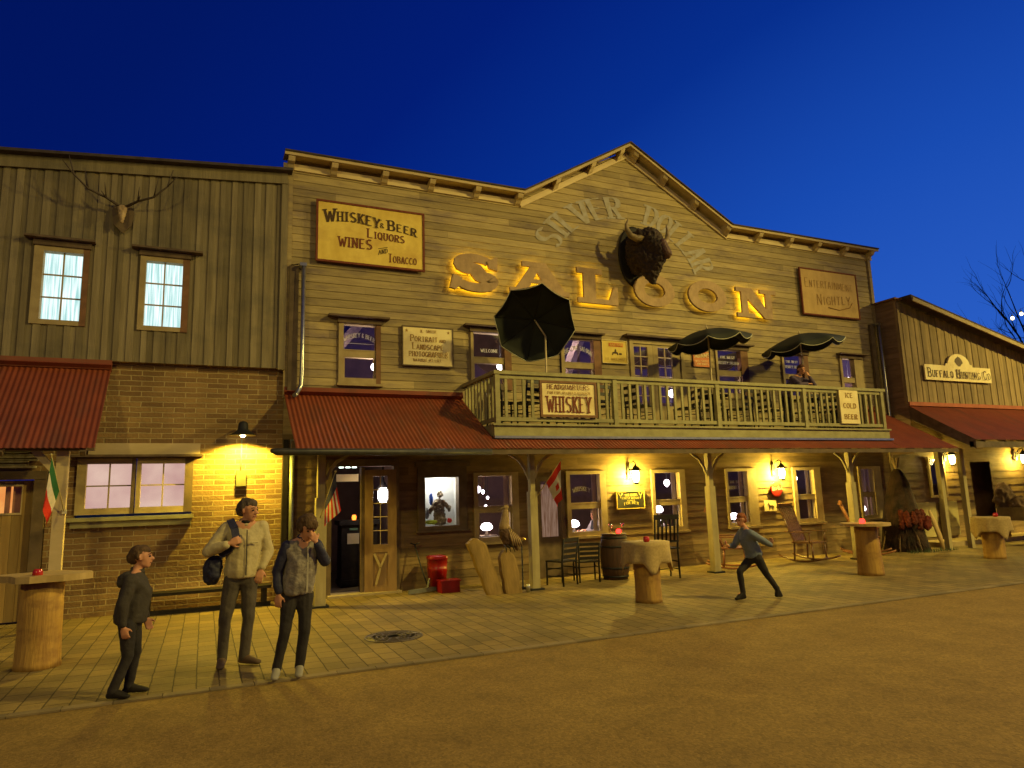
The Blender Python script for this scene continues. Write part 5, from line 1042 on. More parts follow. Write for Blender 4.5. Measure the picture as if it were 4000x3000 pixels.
# rope barrier stand by the post
t = thing('rope_barrier_stand', 'brass topped barrier stand left of the flagged post', 'barrier stand', (5.28, 11.55, 0)); k = MB(); k.lathe((5.28, 11.55, 0), [(.09, 0), (.09, .02), (.015, .04), (.012, .86)], 12); build(k, 'pole', iron, t); k = MB(); k.tube([(5.20, 11.52, .90), (5.34, 11.52, .87)], .022, 8); build(k, 'brass_head', mat('brass', (.8, .55, .15), None, 5, rough=.25, metal=1), t)
t = thing('steel_can', 'small shiny steel can on the ground by the round log slab', 'can', (5.17, 11.10, 0)); k = MB(); k.lathe((5.17, 11.10, .001), [(.035, 0), (.035, .13), (.03, .135), (.0001, .135)], 12); build(k, 'body', metal, t)
# flags
def flag(label, cat_, px, kind, loc_pole, cloth):
    pass
white_c = mat('white_cloth', (.75, .68, .58), None, 6, rough=.9); red_c = mat('red_cloth', (.62, .035, .02), (.5, .03, .02), 6, rough=.9); blue_c = mat('navy_cloth', (.03, .03, .10), None, 6, rough=.9); green_c = mat('green_cloth', (.03, .14, .05), None, 6, rough=.9); wood_p = mat('pole_wood', (.55, .45, .2), None, 6)
def flagthing(label, base, tip, strips, w0, w1, hang, group='small national flags on the porch posts'):
    """cloth hangs from the pole in soft folds; strips = [(material, name, u0, u1)] across the drop"""
    t = thing('flag', label, 'flag', base, group); k = MB(); k.tube([base, tip], [.008, .007], 6); k.sphere(tip, .018, 8, 5); build(k, 'pole', wood_p, t)
    A = Vector(base).lerp(Vector(tip), .95); B = Vector(base).lerp(Vector(tip), .36)
    def P(u, v):       # u 0..1 down the fly, v 0..1 along the pole
        p = A.lerp(B, v); q = p+Vector((w0*u*(1-v)+w1*u*v, -.015+.035*sin(7*v+3*u)*(.3+u), -hang*u*(.75+.35*(1-v)))); return q
    for m_, nm, u0, u1, v0, v1 in strips:
        k = MB(); n = 12; vs = [P(u0+(u1-u0)*j/6, v0+(v1-v0)*i/n) for j in range(7) for i in range(n+1)]
        k.add(vs, [(j*(n+1)+i, j*(n+1)+i+1, (j+1)*(n+1)+i+1, (j+1)*(n+1)+i) for j in range(6) for i in range(n)], True); build(k, nm, m_, t)
    return t, P
flagthing('hanging green white and red flag at the left awning post', (-1.82, 11.60, 1.64), (-1.97, 11.30, 2.42), [(green_c, 'green_stripe', 0, .3, 0, 1), (white_c, 'white_stripe', .3, .62, 0, 1), (red_c, 'red_stripe', .62, 1, 0, 1)], -.06, -.12, .62)
st = [(red_c if i % 2 == 0 else white_c, 'stripe', .36, 1, i/9, (i+1)/9) for i in range(9)]
flagthing('stars and stripes flag hanging at the entrance post', (1.70, 11.46, 1.40), (1.86, 11.00, 2.12), [(blue_c, 'canton', 0, .36, 0, 1)]+st, .10, -.02, .52)
flagthing('red and white maple leaf flag on the second porch post', (5.48, 11.24, 1.64), (5.80, 10.86, 2.28), [(red_c, 'red_bar', 0, .25, 0, 1), (white_c, 'white_field', .25, .42, 0, 1), (white_c, 'white_field', .42, .6, .62, 1), (white_c, 'white_field', .42, .6, 0, .34), (red_c, 'maple_leaf', .42, .6, .34, .62), (white_c, 'white_field', .6, .72, 0, 1), (red_c, 'red_bar', .72, 1, 0, 1)], .0, .20, .58)
# maple leaf as its own cloth patch
# tipi-like hide display with blanket
t = thing('hide_tent', 'dark shaggy hide tent with poles at the right end of the porch', 'hide tent', (16.05, 12.0, 0)); hide = mat('dark_hide', (.06, .032, .022), (.018, .012, .009), 5, rough=.95, bump=.8, bscale=18)
k = MB(); k.lathe((16.0, 12.02, 0), [(.52, 0), (.49, .2), (.43, .7), (.34, 1.2), (.23, 1.65), (.14, 1.92), (.05, 2.02)], 30, None, .25)
for v in k.v: n_ = noise.fractal(v*5, 1, 2, 3); v.x += .09*n_; v.y += .09*n_
build(k, 'hide', hide, t)
k = MB(); random.seed(4)
for i in range(420):
    a = random.uniform(-pi, pi); z = random.uniform(.12, 1.9); r = (.54-.235*z)*1.0; L = random.uniform(.10, .30); da = random.uniform(-.06, .06); wd = random.uniform(.012, .03)
    p = V3(16.0+r*cos(a), 12.02+r*.97*sin(a), z); q_ = V3(16.0+(r+.05+.3*L)*cos(a+da), 12.02+(r+.05+.3*L)*.97*sin(a+da), z-L); s_ = V3(-sin(a), cos(a), 0)*wd
    k.add([p-s_, p+s_, q_+s_*.2, q_-s_*.2], [(0, 1, 2, 3)])
build(k, 'hide_fringe', hide, t)
for i in range(7): a = i*.9; k = MB(); k.tube([(16.0+.58*cos(a), 12.02+.54*sin(a), 0), (16.0-.10*cos(a), 12.02-.10*sin(a), 2.30)], .018, 6); build(k, 'pole', mat('tent_pole', (.40, .28, .16), None, 6), t)
blob([[((16.0+(.45+.02*(i%2))*cos(radians(a_)), 12.02+.45*sin(radians(a_)), .95-.03*(i%3)), (.06, .05, .08)), ((16.0+.50*cos(radians(a_)), 12.02+.50*sin(radians(a_)), .58+.07*(i%3)), (.07, .05, .06))] for i, a_ in enumerate(range(215, 335, 17))], 'red_drape', mat('dark_red_wrap', (.13, .022, .012), (.05, .012, .008), 9, (1, 1, .4), .95, .6, 30), t, .02, 1, .03, .05)
blob([[((16.20, 11.50, .74), (.13, .06, .12)), ((16.16, 11.48, .62), (.12, .06, .12))], [((16.30, 11.54, .68), (.06, .05, .15))]], 'blanket', mat('red_blanket', (.15, .02, .012), (.07, .015, .01), 12, rough=.95), None, .02, 2, .03, .06, (16.1, 11.45, .55), label='dark red blanket hung on the front of the hide tent', category='blanket')
t = thing('wooden_paddle_board', 'long yellow board leaning right of the hide tent', 'board', (16.75, 11.6, 0)); k = MB(); P = [(16.72, 11.50, .02), (16.62, 11.50, .35), (16.50, 11.55, .70), (16.40, 11.60, .98)]; k.tube(P, [.05, .085, .08, .04], 8)
for v in k.v: v.y = 11.55+(v.y-11.55)*.4
build(k, 'board', slab, t)
t = thing('grass_tuft', 'low green tufts around the foot of the hide tent', 'grass', (16.0, 11.4, 0), kind='stuff'); k = MB()
for i in range(160): x = 15.35+random.random()*1.6; y = 11.30+random.random()*.25; h = .05+random.random()*.09; k.add([(x-.006, y, 0), (x+.006, y, 0), (x+random.uniform(-.03, .03), y-.01, h)], [(0, 1, 2)])
D.objects.remove(t); tag(build(k, 'grass', mat('dull_grass', (.05, .08, .03), None, 5), None, (16, 11.4, 0)), kind='stuff')
# store goods on the right porch
t = thing('goods_wagon', 'old wooden cart with dark wheel loaded with blankets, right edge', 'cart', (20.1, 11.3, 0)); k = MB(); k.box(19.1, 21.9, 10.9, 11.6, .62, .70); k.box(19.1, 21.9, 10.88, 10.92, .70, .95); k.box(19.1, 19.14, 10.92, 11.6, .70, .95); build(k, 'bed', frame_d, t)
for x in (19.3, 21.6): 
    k = MB(); k.lathe((x, 10.82, .40), [(.36, -.03), (.40, -.03), (.40, .03), (.36, .03), (.36, -.03)], 26, Matrix.Rotation(radians(90), 3, 'X'))
    for i in range(8): a = i*pi/4; k.beam((x, 10.82, .40), (x+.37*cos(a), 10.82, .40+.37*sin(a)), .03, .03)
    build(k, 'wheel', black_w, t)
for lb_, c, p, r in (('brown fur pelt heaped on the cart', (.16, .10, .06), (19.7, 11.25, .98), (.5, .3, .26)), ('striped yellow and grey blanket on the cart', (.42, .30, .16), (20.4, 11.2, .95), (.32, .28, .20)), ('dark blue folded blanket on the cart', (.05, .06, .09), (20.75, 11.2, .82), (.5, .3, .09)), ('dull green sack at the cart end', (.10, .14, .06), (21.4, 11.2, .85), (.3, .3, .16)), ('tall brown hide bundle behind the cart', (.13, .08, .05), (19.5, 11.6, 1.15), (.32, .2, .45))):
    blob([[(p, r), ((p[0]+.12, p[1], p[2]-.08), (r[0]*.8, r[1], r[2]*.8))]], 'bundle', mat('m_'+lb_[:14].replace(' ', '_'), c, tuple(q*.5 for q in c), 7, rough=.95), None, .03, 2, .06, .12, p, label=lb_, category='bundle')
# manhole
t = thing('manhole_cover', 'round iron manhole cover set in the pavement', 'manhole cover', (2.19, 8.67, 0)); mh = mat('worn_iron', (.13, .10, .07), (.08, .06, .045), 9, rough=.5, metal=.3, bump=.3)
k = MB(); k.lathe((2.19, 8.67, .002), [(.36, 0), (.36, .006), (.335, .006), (.335, .002)], 36); build(k, 'rim', mh, t)
k = MB(); k.lathe((2.19, 8.67, .002), [(.325, .0), (.325, .004), (.0001, .004)], 36)
for r in (.08, .14, .20, .26): k.lathe((2.19, 8.67, .006), [(r, 0), (r, .004), (r+.02, .004), (r+.02, 0)], 32)
for i in range(12): a = i*pi/6; k.beam((2.19+.1*cos(a), 8.67+.1*sin(a), .008), (2.19+.3*cos(a), 8.67+.3*sin(a), .008), .012, .006)
build(k, 'lid', mh, t)

# ================================================================== BALCONY FURNITURE
dk = mat('dark_garden_furniture', (.035, .03, .028), (.02, .018, .016), 8, rough=.5)
bc = chair('balcony_chair', 'dark chair at the left end of the balcony', dk, .86, .44, .44, False, 'dark chairs on the balcony', 3)
bc.location = (5.05, 11.75, 2.921); bc.rotation_euler = (0, 0, radians(110))
LBc = ['dark balcony chair left of the parasol pole', 'dark balcony chair behind the right part of the whiskey sign', 'dark balcony chair right of the whiskey sign', 'dark balcony chair left of the balcony doors', 'dark balcony chair right of the balcony doors', 'dark balcony chair left of the middle parasol', 'dark balcony chair right of the middle parasol', 'dark balcony chair behind the leaning person', 'dark balcony chair between the person and the ice cold beer sign', 'dark balcony chair behind the ice cold beer sign', 'dark chair at the right end of the balcony']
for i, (x, a) in enumerate(((5.5, 200), (6.5, 170), (7.15, 190), (8.05, 100), (9.35, 260), (10.1, 150), (10.7, 200), (11.7, 95), (12.9, 180), (13.4, 150), (14.05, 250))): dup(bc, (x, 11.62+.12*(i % 3), 2.921), radians(a), LBc[i])
tb = thing('balcony_table', 'small dark round table under the tilted parasol', 'table', (0, 0, 0), 'round tables on the balcony'); k = MB(); k.lathe((0, 0, 0), [(.22, 0), (.22, .02), (.03, .04), (.03, .70)], 14); build(k, 'pedestal', dk, tb); k = MB(); k.lathe((0, 0, .70), [(.0001, 0), (.33, 0), (.33, .03), (.0001, .031)], 22); build(k, 'tabletop', dk, tb)
tb.location = (5.95, 11.62, 2.921); dup(tb, (9.97, 11.62, 2.921), 0, 'small dark round table under the middle parasol'); dup(tb, (12.72, 11.66, 2.921), 0, 'small dark round table under the right parasol')
pg = mat('bottle_green_canvas', (.016, .019, .012), (.011, .013, .009), 5, rough=.75, spec=.4); pip = mat('pale_piping', (.6, .58, .42), None, 5); pole_m = mat('parasol_pole', (.62, .50, .30), None, 5, rough=.4)
def parasol(label, base, knee, hub, up_, Rr, H, yawr):
    t = thing('parasol', label, 'parasol', base, 'green parasols on the balcony'); u = Vector(up_).normalized(); q = u.to_track_quat('Z', 'Y').to_matrix() @ Matrix.Rotation(yawr, 3, 'Z'); hub = Vector(hub)
    N = 8; per = 8; rings = 7
    def P(i, f, dz=0):
        a = 2*pi*i/(N*per); fr = (i % per)/per; sag = 1-.05*sin(pi*fr)*f
        rr = Rr*f*sag*(cos(pi/N)/cos((fr-.5)*2*pi/N))**.6
        z = -H*(f**1.7)-.035*sin(pi*fr)*f*f+dz; return hub+q @ Vector((rr*cos(a), rr*sin(a), z))
    k = MB(); n = N*per; vs = [P(i, j/rings) for j in range(rings+1) for i in range(n)]
    fs = [(j*n+i, (j+1)*n+i, (j+1)*n+(i+1) % n, j*n+(i+1) % n) for j in range(rings) for i in range(n)]
    vs2 = []
    for i in range(n): fr = (i % per)/per; vs2.append(P(i, 1.01, -.03-.07*sin(pi*fr)**.6))
    o_ = len(vs); vs += vs2; fs += [(rings*n+i, o_+i, o_+(i+1) % n, rings*n+(i+1) % n) for i in range(n)]
    k.add(vs, fs, True); c = build(k, 'canopy', pg, t)
    k = MB(); k.tube(vs2+[vs2[0]], .009, 4, False); build(k, 'piping', pip, c)
    for i in range(N): k = MB(); k.tube([P(i*per, .03, -.02), P(i*per, .5, -.02), P(i*per, .98, -.015)], .006, 4); build(k, 'rib', dk, c)
    k = MB(); k.tube([base, knee], .019, 8); k.tube([knee, hub+u*.02-u*.0], .016, 8); k.tube([hub, hub+u*.10], [.02, .008], 6); build(k, 'pole', pole_m, t)
parasol('open parasol tilted back showing its dark underside', (5.93, 11.62, 2.93), (5.95, 11.60, 4.70), (5.78, 11.72, 5.05), (.36, .78, .52), .79, .20, .2)
parasol('middle green parasol over the balcony, left of the leaning person', (9.97, 11.62, 2.93), (9.95, 11.60, 4.60), (9.93, 11.60, 5.12), (-.10, .03, 1), .89, .26, .35)
parasol('right green parasol sheltering the leaning person', (12.73, 11.66, 2.93), (12.70, 11.62, 4.60), (12.67, 11.60, 5.20), (-.15, .03, 1), .92, .27, .12)

# ================================================================== TREE AND LIGHT STRING
t = thing('bare_tree', 'leafless tree reaching in from the right above the store roof', 'tree', (35, 17.5, 0)); bark = mat('dark_bark', (.025, .022, .02), (.015, .013, .012), 6, rough=.95)
random.seed(21); tr = MB(); tr.tube([(35.2, 17.5, 0), (35.0, 17.5, 3), (34.8, 17.4, 5.5)], [.30, .24, .20], 10); build(tr, 'trunk', bark, t)
def branch(mb, p, d, L, r, dep):
    P = [Vector(p)]; dd = Vector(d).normalized(); n = 6
    for i in range(n): dd = (dd+Vector((random.uniform(-.16, .16), random.uniform(-.16, .16), random.uniform(-.12, .14)))).normalized(); P.append(P[-1]+dd*L/n)
    mb.tube(P, [r*.95*(1-.75*i/n) for i in range(n+1)], 5 if dep > 1 else 4)
    if dep:
        for i in range(2, n+1):
            for q in range(1 if random.random() < (.9 if dep > 1 else .55) else 0):
                dv = (P[i]-P[i-1]).normalized()+Vector((random.uniform(-.8, .8), random.uniform(-.7, .7), random.uniform(-.5, .7)))*.8
                branch(mb, P[i], dv, L*random.uniform(.45, .62), r*.42, dep-1)
for p, d, L, r in (((34.9, 17.4, 4.6), (-1, -.05, .62), 5.4, .11), ((34.8, 17.4, 5.5), (-1, .1, .25), 4.8, .10), ((34.8, 17.4, 5.0), (-.9, .1, .5), 4.4, .09), ((34.8, 17.4, 5.5), (.6, .3, 1), 5.0, .11), ((34.8, 17.4, 5.5), (.1, -.5, 1), 5.2, .11)):
    k = MB(); branch(k, p, d, L, r, 3); build(k, 'limb', bark, t)
t = thing('light_string', 'string of small lit bulbs at the right edge of the sky', 'light string', (25.5, 14, 7.0)); k = MB(); k.tube([(25.2, 14.0, 7.36), (25.39, 14.0, 7.35), (25.94, 14.0, 7.55), (27.4, 14.0, 8.1), (29, 14, 8.8)], .006, 4); build(k, 'wire', iron, t)
for i, (x, z, lb_) in enumerate(((25.39, 7.18, 'first small lit bulb from the left on the light string'), (25.94, 7.38, 'small lit bulb next to the frame edge on the light string'))):
    b_ = thing('string_bulb', lb_, 'bulb', (x, 14, z), 'bulbs hanging on the light string'); k = MB(); k.sphere((x, 14, z), (.055, .055, .065), 10, 6); build(k, 'globe', emit('string_bulb_glow', (1, .85, .4), 6), b_); k = MB(); k.lathe((x, 14, z+.06), [(.03, 0), (.03, .06), (.006, .07), (.006, .14)], 8); build(k, 'socket', iron, b_)
# ================================================================== PEOPLE
skin = mat('skin', (.62, .30, .17), (.52, .24, .13), 10, rough=.6); hairb = mat('brown_hair', (.13, .075, .035), (.07, .04, .02), 30, (1, 1, .4), .8, .6, 60); hairg = mat('greying_hair', (.12, .085, .06), (.07, .05, .035), 30, (1, 1, .4), .8, .6, 60)
eye_w = mat('eye_dark', (.03, .02, .015), None, 5, rough=.2); lipm = mat('lips', (.30, .10, .07), None, 5, rough=.6)
def V(*a): return Vector(a)
def head_prims(c, f, s=1.0, tilt=0.0):
    """c head centre, f unit facing direction (horizontal), s scale, tilt>0 looks down; returns prims, frame function"""
    f = Vector(f).normalized(); r = V(f.y, -f.x, 0); f3 = (f*cos(tilt)-V(0, 0, 1)*sin(tilt)); u3 = r.cross(f3).normalized()
    if u3.z < 0: u3 = -u3
    def q(a, b, d): return Vector(c)+(r*a+f3*b+u3*d)*s
    e = lambda x: x*s
    P = [[(q(0, -.018, .035), (e(.076), e(.076), e(.082))), (q(0, .01, .02), (e(.07), e(.078), e(.075)))],
         [(q(0, .02, .0), (e(.064), e(.064), e(.06))), (q(0, .045, -.075), (e(.034), e(.034), e(.030))), (q(.03, .01, -.055), e(.022)), (q(-.03, .01, -.055), e(.022))],
         [(q(0, .082, .005), e(.010)), (q(0, .104, -.022), e(.013)), (q(.012, .09, -.026), e(.008)), (q(-.012, .09, -.026), e(.008))],
         [(q(.020, .076, .024), (e(.016), e(.012), e(.006))), (q(-.020, .076, .024), (e(.016), e(.012), e(.006)))],
         [(q(.076, -.004, .008), (e(.010), e(.016), e(.024))), (q(.074, .002, -.015), (e(.008), e(.010), e(.012)))], [(q(-.076, -.004, .008), (e(.010), e(.016), e(.024))), (q(-.074, .002, -.015), (e(.008), e(.010), e(.012)))],
         [(q(.012, .082, -.052), (e(.014), e(.008), e(.006))), (q(-.012, .082, -.052), (e(.014), e(.008), e(.006)))]]
    return P, q
def hair_prims(q, s, long=0.0, fr=.0):
    e = lambda x: x*s
    P = [[(q(0, -.028, .046), (e(.082), e(.080), e(.078))), (q(0, .010, .060), (e(.072), e(.074), e(.058)))], [(q(0, -.062, .0), (e(.072), e(.05), e(.062))), (q(0, -.045, .03), (e(.08), e(.06), e(.06)))],
         [(q(.066, -.018, .03), (e(.022), e(.03), e(.05)))], [(q(-.066, -.018, .03), (e(.022), e(.03), e(.05)))]]
    if long: P += [[(q(0, -.02, .07), (e(.088), e(.09), e(.07))), (q(0, -.05, .03), (e(.09), e(.075), e(.07)))], [(q(0, .062, .078), (e(.066), e(.03), e(.034))), (q(.03, .082, .045), (e(.03), e(.016), e(.022))), (q(-.03, .082, .05), (e(.03), e(.016), e(.022)))], [(q(.07, .01, .015), (e(.02), e(.03), e(.05)))], [(q(-.07, .01, .015), (e(.02), e(.03), e(.05)))], [(q(0, -.07, -.03), (e(.07), e(.04), e(.05)))]]
    return P
def hand(wr, d, palm_n, s=1.0, curl=.5, side=1):
    """wrist, direction to fingers, palm normal ; five separate fingers"""
    d = Vector(d).normalized(); n = Vector(palm_n); n = (n-d*n.dot(d)).normalized(); r = d.cross(n)*side; wr = Vector(wr); P = []
    P.append([(wr, .020*s), (wr+d*.035*s+r*.022*s, .015*s), (wr+d*.078*s+r*.030*s, .0125*s), (wr+d*.078*s-r*.030*s, .0125*s), (wr+d*.035*s-r*.024*s, .015*s)])
    for i, L in enumerate((.066, .074, .069, .054)):
        b = wr+d*.080*s+r*(.031-.0205*i)*s; a1 = curl*.6; a2 = curl*1.5; a3 = curl*2.2
        d1 = d*cos(a1)+n*sin(a1); d2 = d*cos(a2)+n*sin(a2); d3 = d*cos(a3)+n*sin(a3); sp = r*(.10-.066*i)
        p1 = b+(d1+sp)*L*.45*s; p2 = p1+(d2+sp*.5)*L*.32*s; p3 = p2+d3*L*.24*s
        P += [[(b, .0098*s), (p1, .0090*s)], [(p1, .0088*s), (p2, .0080*s)], [(p2, .0080*s), (p3, .0068*s)]]
    b = wr+d*.022*s+r*.026*s; p1 = b+(d*.55+r*.75+n*.2).normalized()*.040*s; p2 = p1+(d*.85+r*.3+n*.35).normalized()*.028*s
    P += [[(b, .0135*s), (p1, .0105*s)], [(p1, .0105*s), (p2, .0085*s)]]
    return P
def limb(*pr): return [[pr[i], pr[i+1]] for i in range(len(pr)-1)]
def person(label, root, J, cols, s, face, tilt=0, group=None, hairlong=0, voxel=.010, extra=None, bodyonly=False):
    """J: joints in metres relative to root (x right in the picture, y away, z up)"""
    t = thing('person', label, 'person', root, group); R_ = Vector(root); j = {k: R_+Vector(v) for k, v in J.items()}
    hs = s*cols.get('hs', 1.12); HP, q = head_prims(j['head'], face, hs, tilt); b = s
    P = list(HP); P += limb((j['head']+V(0, 0.01, -.05)*s, .052*s), (j['neck'], .056*s))
    P += [[(j['neck']+V(0, 0, -.03)*s, .07*s), (j['shL'], .045*s), (j['shR'], .045*s), (j['chest'], (.135*s, .10*s, .12*s))], [(j['chest'], (.13*s, .095*s, .12*s)), (j['pelvis'], (.13*s, .09*s, .09*s))]]
    for a in 'LR':
        P += limb((j['sh'+a], .048*s), (j['el'+a], .036*s), (j['wr'+a], .026*s))
        P += limb((j['hip'+a], .078*s), (j['kn'+a], .052*s), (j['an'+a], .036*s)); P += [[(j['an'+a]+V(0, 0, -.02), .028*s), (j['toe'+a]*.75+j['an'+a]*.25, .012*s)]]
        if 'hand'+a in cols: d, n, cu, sd = cols['hand'+a]; P += hand(j['wr'+a]+Vector(d).normalized()*.015*s, d, n, s*1.02, cu, sd)
    blob(P, 'body', skin, t, min(voxel, .0085), 1)
    blob(hair_prims(q, hs, hairlong), 'hair', cols['hair'], t, .010, 1, .008, .02)
    for a in (-1, 1): k = MB(); k.sphere(q(a*.030, .078, .006), (.0115*hs, .0115*hs, .0085*hs), 10, 6); build(k, 'eye', eye_w, t); k = MB(); k.tube([q(a*.048, .070, .026), q(a*.032, .084, .032), q(a*.014, .086, .028)], .0045*s, 5); build(k, 'eyebrow', cols['hair'], t)
    k = MB(); k.tube([q(-.022, .078, -.053), q(0, .090, -.052), q(.022, .078, -.053)], .0048*s, 6); build(k, 'mouth', lipm, t)
    # trousers
    tr_ = [[(j['pelvis']+V(0, 0, .05)*s, (.148*s, .108*s, .07*s)), (j['hipL'], .094*s), (j['hipR'], .094*s)]]
    for a in 'LR': tr_ += limb((j['hip'+a], .094*s), ((j['hip'+a]*.5+j['kn'+a]*.5), .080*s), (j['kn'+a], .063*s), (j['kn'+a]*.5+j['an'+a]*.5, .058*s), (j['an'+a]+V(0, 0, -.005), .055*s))
    blob(tr_, 'trousers', cols['trousers'], t, voxel, 3, .006, .12)
    for a in 'LR':
        d = (j['toe'+a]-j['an'+a]); d.z = 0; d.normalize(); an = V(j['an'+a].x, j['an'+a].y, j['an'+a].z)
        zb = min(j['toe'+a].z-.03*s, j['an'+a].z-.05*s) if j['an'+a].z > .2*s else R_.z+.030*s
        blob([[(V(an.x, an.y, an.z-.01), .046*s), (V(an.x, an.y, zb+.015)-d*.03*s, (.038*s, .038*s, .03*s)), (V(j['toe'+a].x, j['toe'+a].y, zb+.004), (.042*s, .042*s, .026*s))]], 'shoe', cols['shoe'], t, .009, 1)
    # jacket
    jk = [[(j['neck']+V(0, .01, -.035)*s, (.075*s, .07*s, .045*s)), (j['shL'], .064*s), (j['shR'], .064*s), (j['chest'], (.172*s, .14*s, .10*s))], [(j['chest'], (.175*s, .145*s, .10*s)), (j['pelvis']+V(0, 0, .03)*s, (.180*s, .148*s, .05*s))], [(j['pelvis']+V(0, 0, .045)*s, (.182*s, .150*s, .03*s)), (j['pelvis']+V(0, 0, -.045)*s, (.170*s, .138*s, .025*s))]]
    sl = []
    for a in 'LR': sl += limb((j['sh'+a], .074*s), ((j['sh'+a]+j['el'+a])/2, .068*s), (j['el'+a], .062*s), (j['wr'+a]*.9+j['el'+a]*.1, .046*s))
    if cols.get('sleeve'):
        blob(jk, cols.get('jname', 'vest'), cols['jacket'], t, voxel, 2, .010, .09); blob(sl, 'sleeves', cols['sleeve'], t, voxel, 2, .006, .10)
    else: blob(jk+sl, 'jacket', cols['jacket'], t, voxel, 3, .009, .13)
    # collar
    k = MB(); n = 16; c = j['neck']; vs = []
    for zz, rr in ((-.035, .082), (.03, .070)):
        for i in range(n): a = 2*pi*i/n; vs.append(c+V(rr*cos(a), rr*.92*sin(a)+.005, zz+(.018*sin(a) if zz > 0 else 0))*s)
    k.add(vs, [(i, (i+1) % n, (i+1) % n+n, i+n) for i in range(n)], True); o = build(k, 'collar', cols.get('collar', cols['jacket']), t); m_ = o.modifiers.new('s', 'SOLIDIFY'); m_.thickness = .012
    if extra: extra(t, j, q, s)
    return t
beige = mat('beige_jacket', (.56, .47, .26), (.49, .40, .21), 5, rough=.8, bump=.8, bscale=10); brn = mat('grey_brown_trousers', (.10, .082, .065), (.065, .053, .043), 6, rough=.9, bump=.8, bscale=11); navy = mat('navy_nylon', (.035, .035, .075), (.02, .02, .045), 9, rough=.6, bump=.4, bscale=25)
camo = mat('camouflage_padding', (.30, .26, .21), (.13, .11, .10), 14, rough=.75, bump=.8, bscale=22, grime=(.40, .36, .28), gscale=8, gamt=.7); dkg = mat('dark_grey_jacket', (.065, .055, .044), (.045, .037, .03), 9, rough=.85, bump=.8, bscale=12); jean = mat('dark_jeans', (.040, .034, .032), (.022, .019, .019), 6, rough=.9, bump=.8, bscale=12); shoeb = mat('brown_leather', (.13, .08, .045), None, 6, rough=.6); shoeg = mat('grey_trainers', (.36, .33, .26), (.25, .23, .18), 8, rough=.8)
def man_extra(t, j, q, s):
    R_ = ORG[t.name]
    blob([[(R_+V(-.26, .05, 1.03), (.10, .08, .12)), (R_+V(-.27, .06, .92), (.085, .075, .09))], [(R_+V(-.25, -.02, .95), (.06, .03, .07))]], 'rucksack', navy, t, .012, 2, .014, .05)
    k = MB(); P = [R_+V(*p) for p in ((-.20, -.03, 1.14), (-.10, -.10, 1.22), (-.05, -.145, 1.32), (-.07, -.12, 1.42), (-.11, -.02, 1.505), (-.10, .08, 1.45))]
    for a, b in zip(P, P[1:]): k.beam(a, b, .075, .022, (0, -1, .3))
    build(k, 'strap', navy, t)
    k = MB(); k.beam(R_+V(.055, -.142, .93), R_+V(.055, -.137, 1.40), .012, .006, (0, -1, 0)); build(k, 'zip', brn, t)
    k = MB(); k.beam(R_+V(.085, -.142, 1.26), R_+V(.165, -.128, 1.26), .006, .010, (0, -1, 0)); build(k, 'chest_pocket', mat('pocket_seam', (.25, .2, .1), None, 5), t)
    blob([[(j['neck']+V(0, -.012, .004), (.066, .063, .030))]], 'black_scarf', black_w, t, .010, 1)
person('man in beige jacket with dark rucksack strap, looking to the right', (.37, 8.08, 0),
 dict(head=(.07, 0, 1.60), neck=(.05, .01, 1.475), chest=(.045, .01, 1.26), pelvis=(.02, .01, .95), shL=(-.135, .01, 1.425), shR=(.215, .01, 1.415), elL=(-.315, -.05, 1.19), wrL=(-.13, -.16, 1.265), elR=(.285, .03, 1.16), wrR=(.215, -.06, .985),
  hipL=(-.065, .01, .88), hipR=(.10, .01, .88), knL=(-.13, -.02, .47), knR=(.10, 0, .47), anL=(-.145, .03, .085), anR=(.07, .03, .085), toeL=(-.165, -.14, .03), toeR=(.20, -.07, .03)),
 dict(hair=hairg, trousers=brn, shoe=shoeb, jacket=beige, collar=beige, handL=((.95, -.05, .35), (0, 1, 0), 1.0, -1), handR=((-.25, -.1, -1), (0, 1, 0), .4, 1)), 1.0, (.75, -.66, 0), .05, None, 0, extra=man_extra)
def teen_extra(t, j, q, s):
    R_ = ORG[t.name]; k = MB(); k.beam(R_+V(.155, -.115, .80), R_+V(.16, -.118, 1.24), .016, .008, (0, -1, 0)); build(k, 'zip', mat('pale_zip', (.5, .45, .34), None, 5), t)
person('teenager in camouflage vest with navy sleeves, hand held to the face', (.80, 7.33, 0),
 dict(head=(.155, -.055, 1.415), neck=(.13, .0, 1.315), chest=(.115, .0, 1.10), pelvis=(.085, .01, .82), shL=(-.03, .01, 1.235), shR=(.25, .0, 1.235), elL=(-.115, .03, 1.00), wrL=(-.10, -.03, .80), elR=(.335, -.06, 1.08), wrR=(.235, -.15, 1.27),
  hipL=(.01, .01, .76), hipR=(.155, .01, .76), knL=(-.035, -.02, .43), knR=(.15, -.03, .43), anL=(-.10, .02, .09), anR=(.115, .02, .09), toeL=(-.13, -.12, .03), toeR=(.09, -.13, .03)),
 dict(hs=1.16, hair=hairb, trousers=jean, shoe=shoeg, jacket=camo, sleeve=navy, collar=navy, handL=((-.1, -.05, -1), (.5, .8, 0), .45, 1), handR=((-.45, .25, .85), (.1, .9, -.3), .5, -1)), .90, (.35, -.94, 0), .42, None, 1, extra=teen_extra)
def boy_extra(t, j, q, s):
    R_ = ORG[t.name]; blob([[(R_+V(.0, .0, 1.06), (.085, .10, .04)), (R_+V(-.06, 0, 1.0), (.05, .08, .05))]], 'hood', dkg, t, .01, 2, .01, .04)
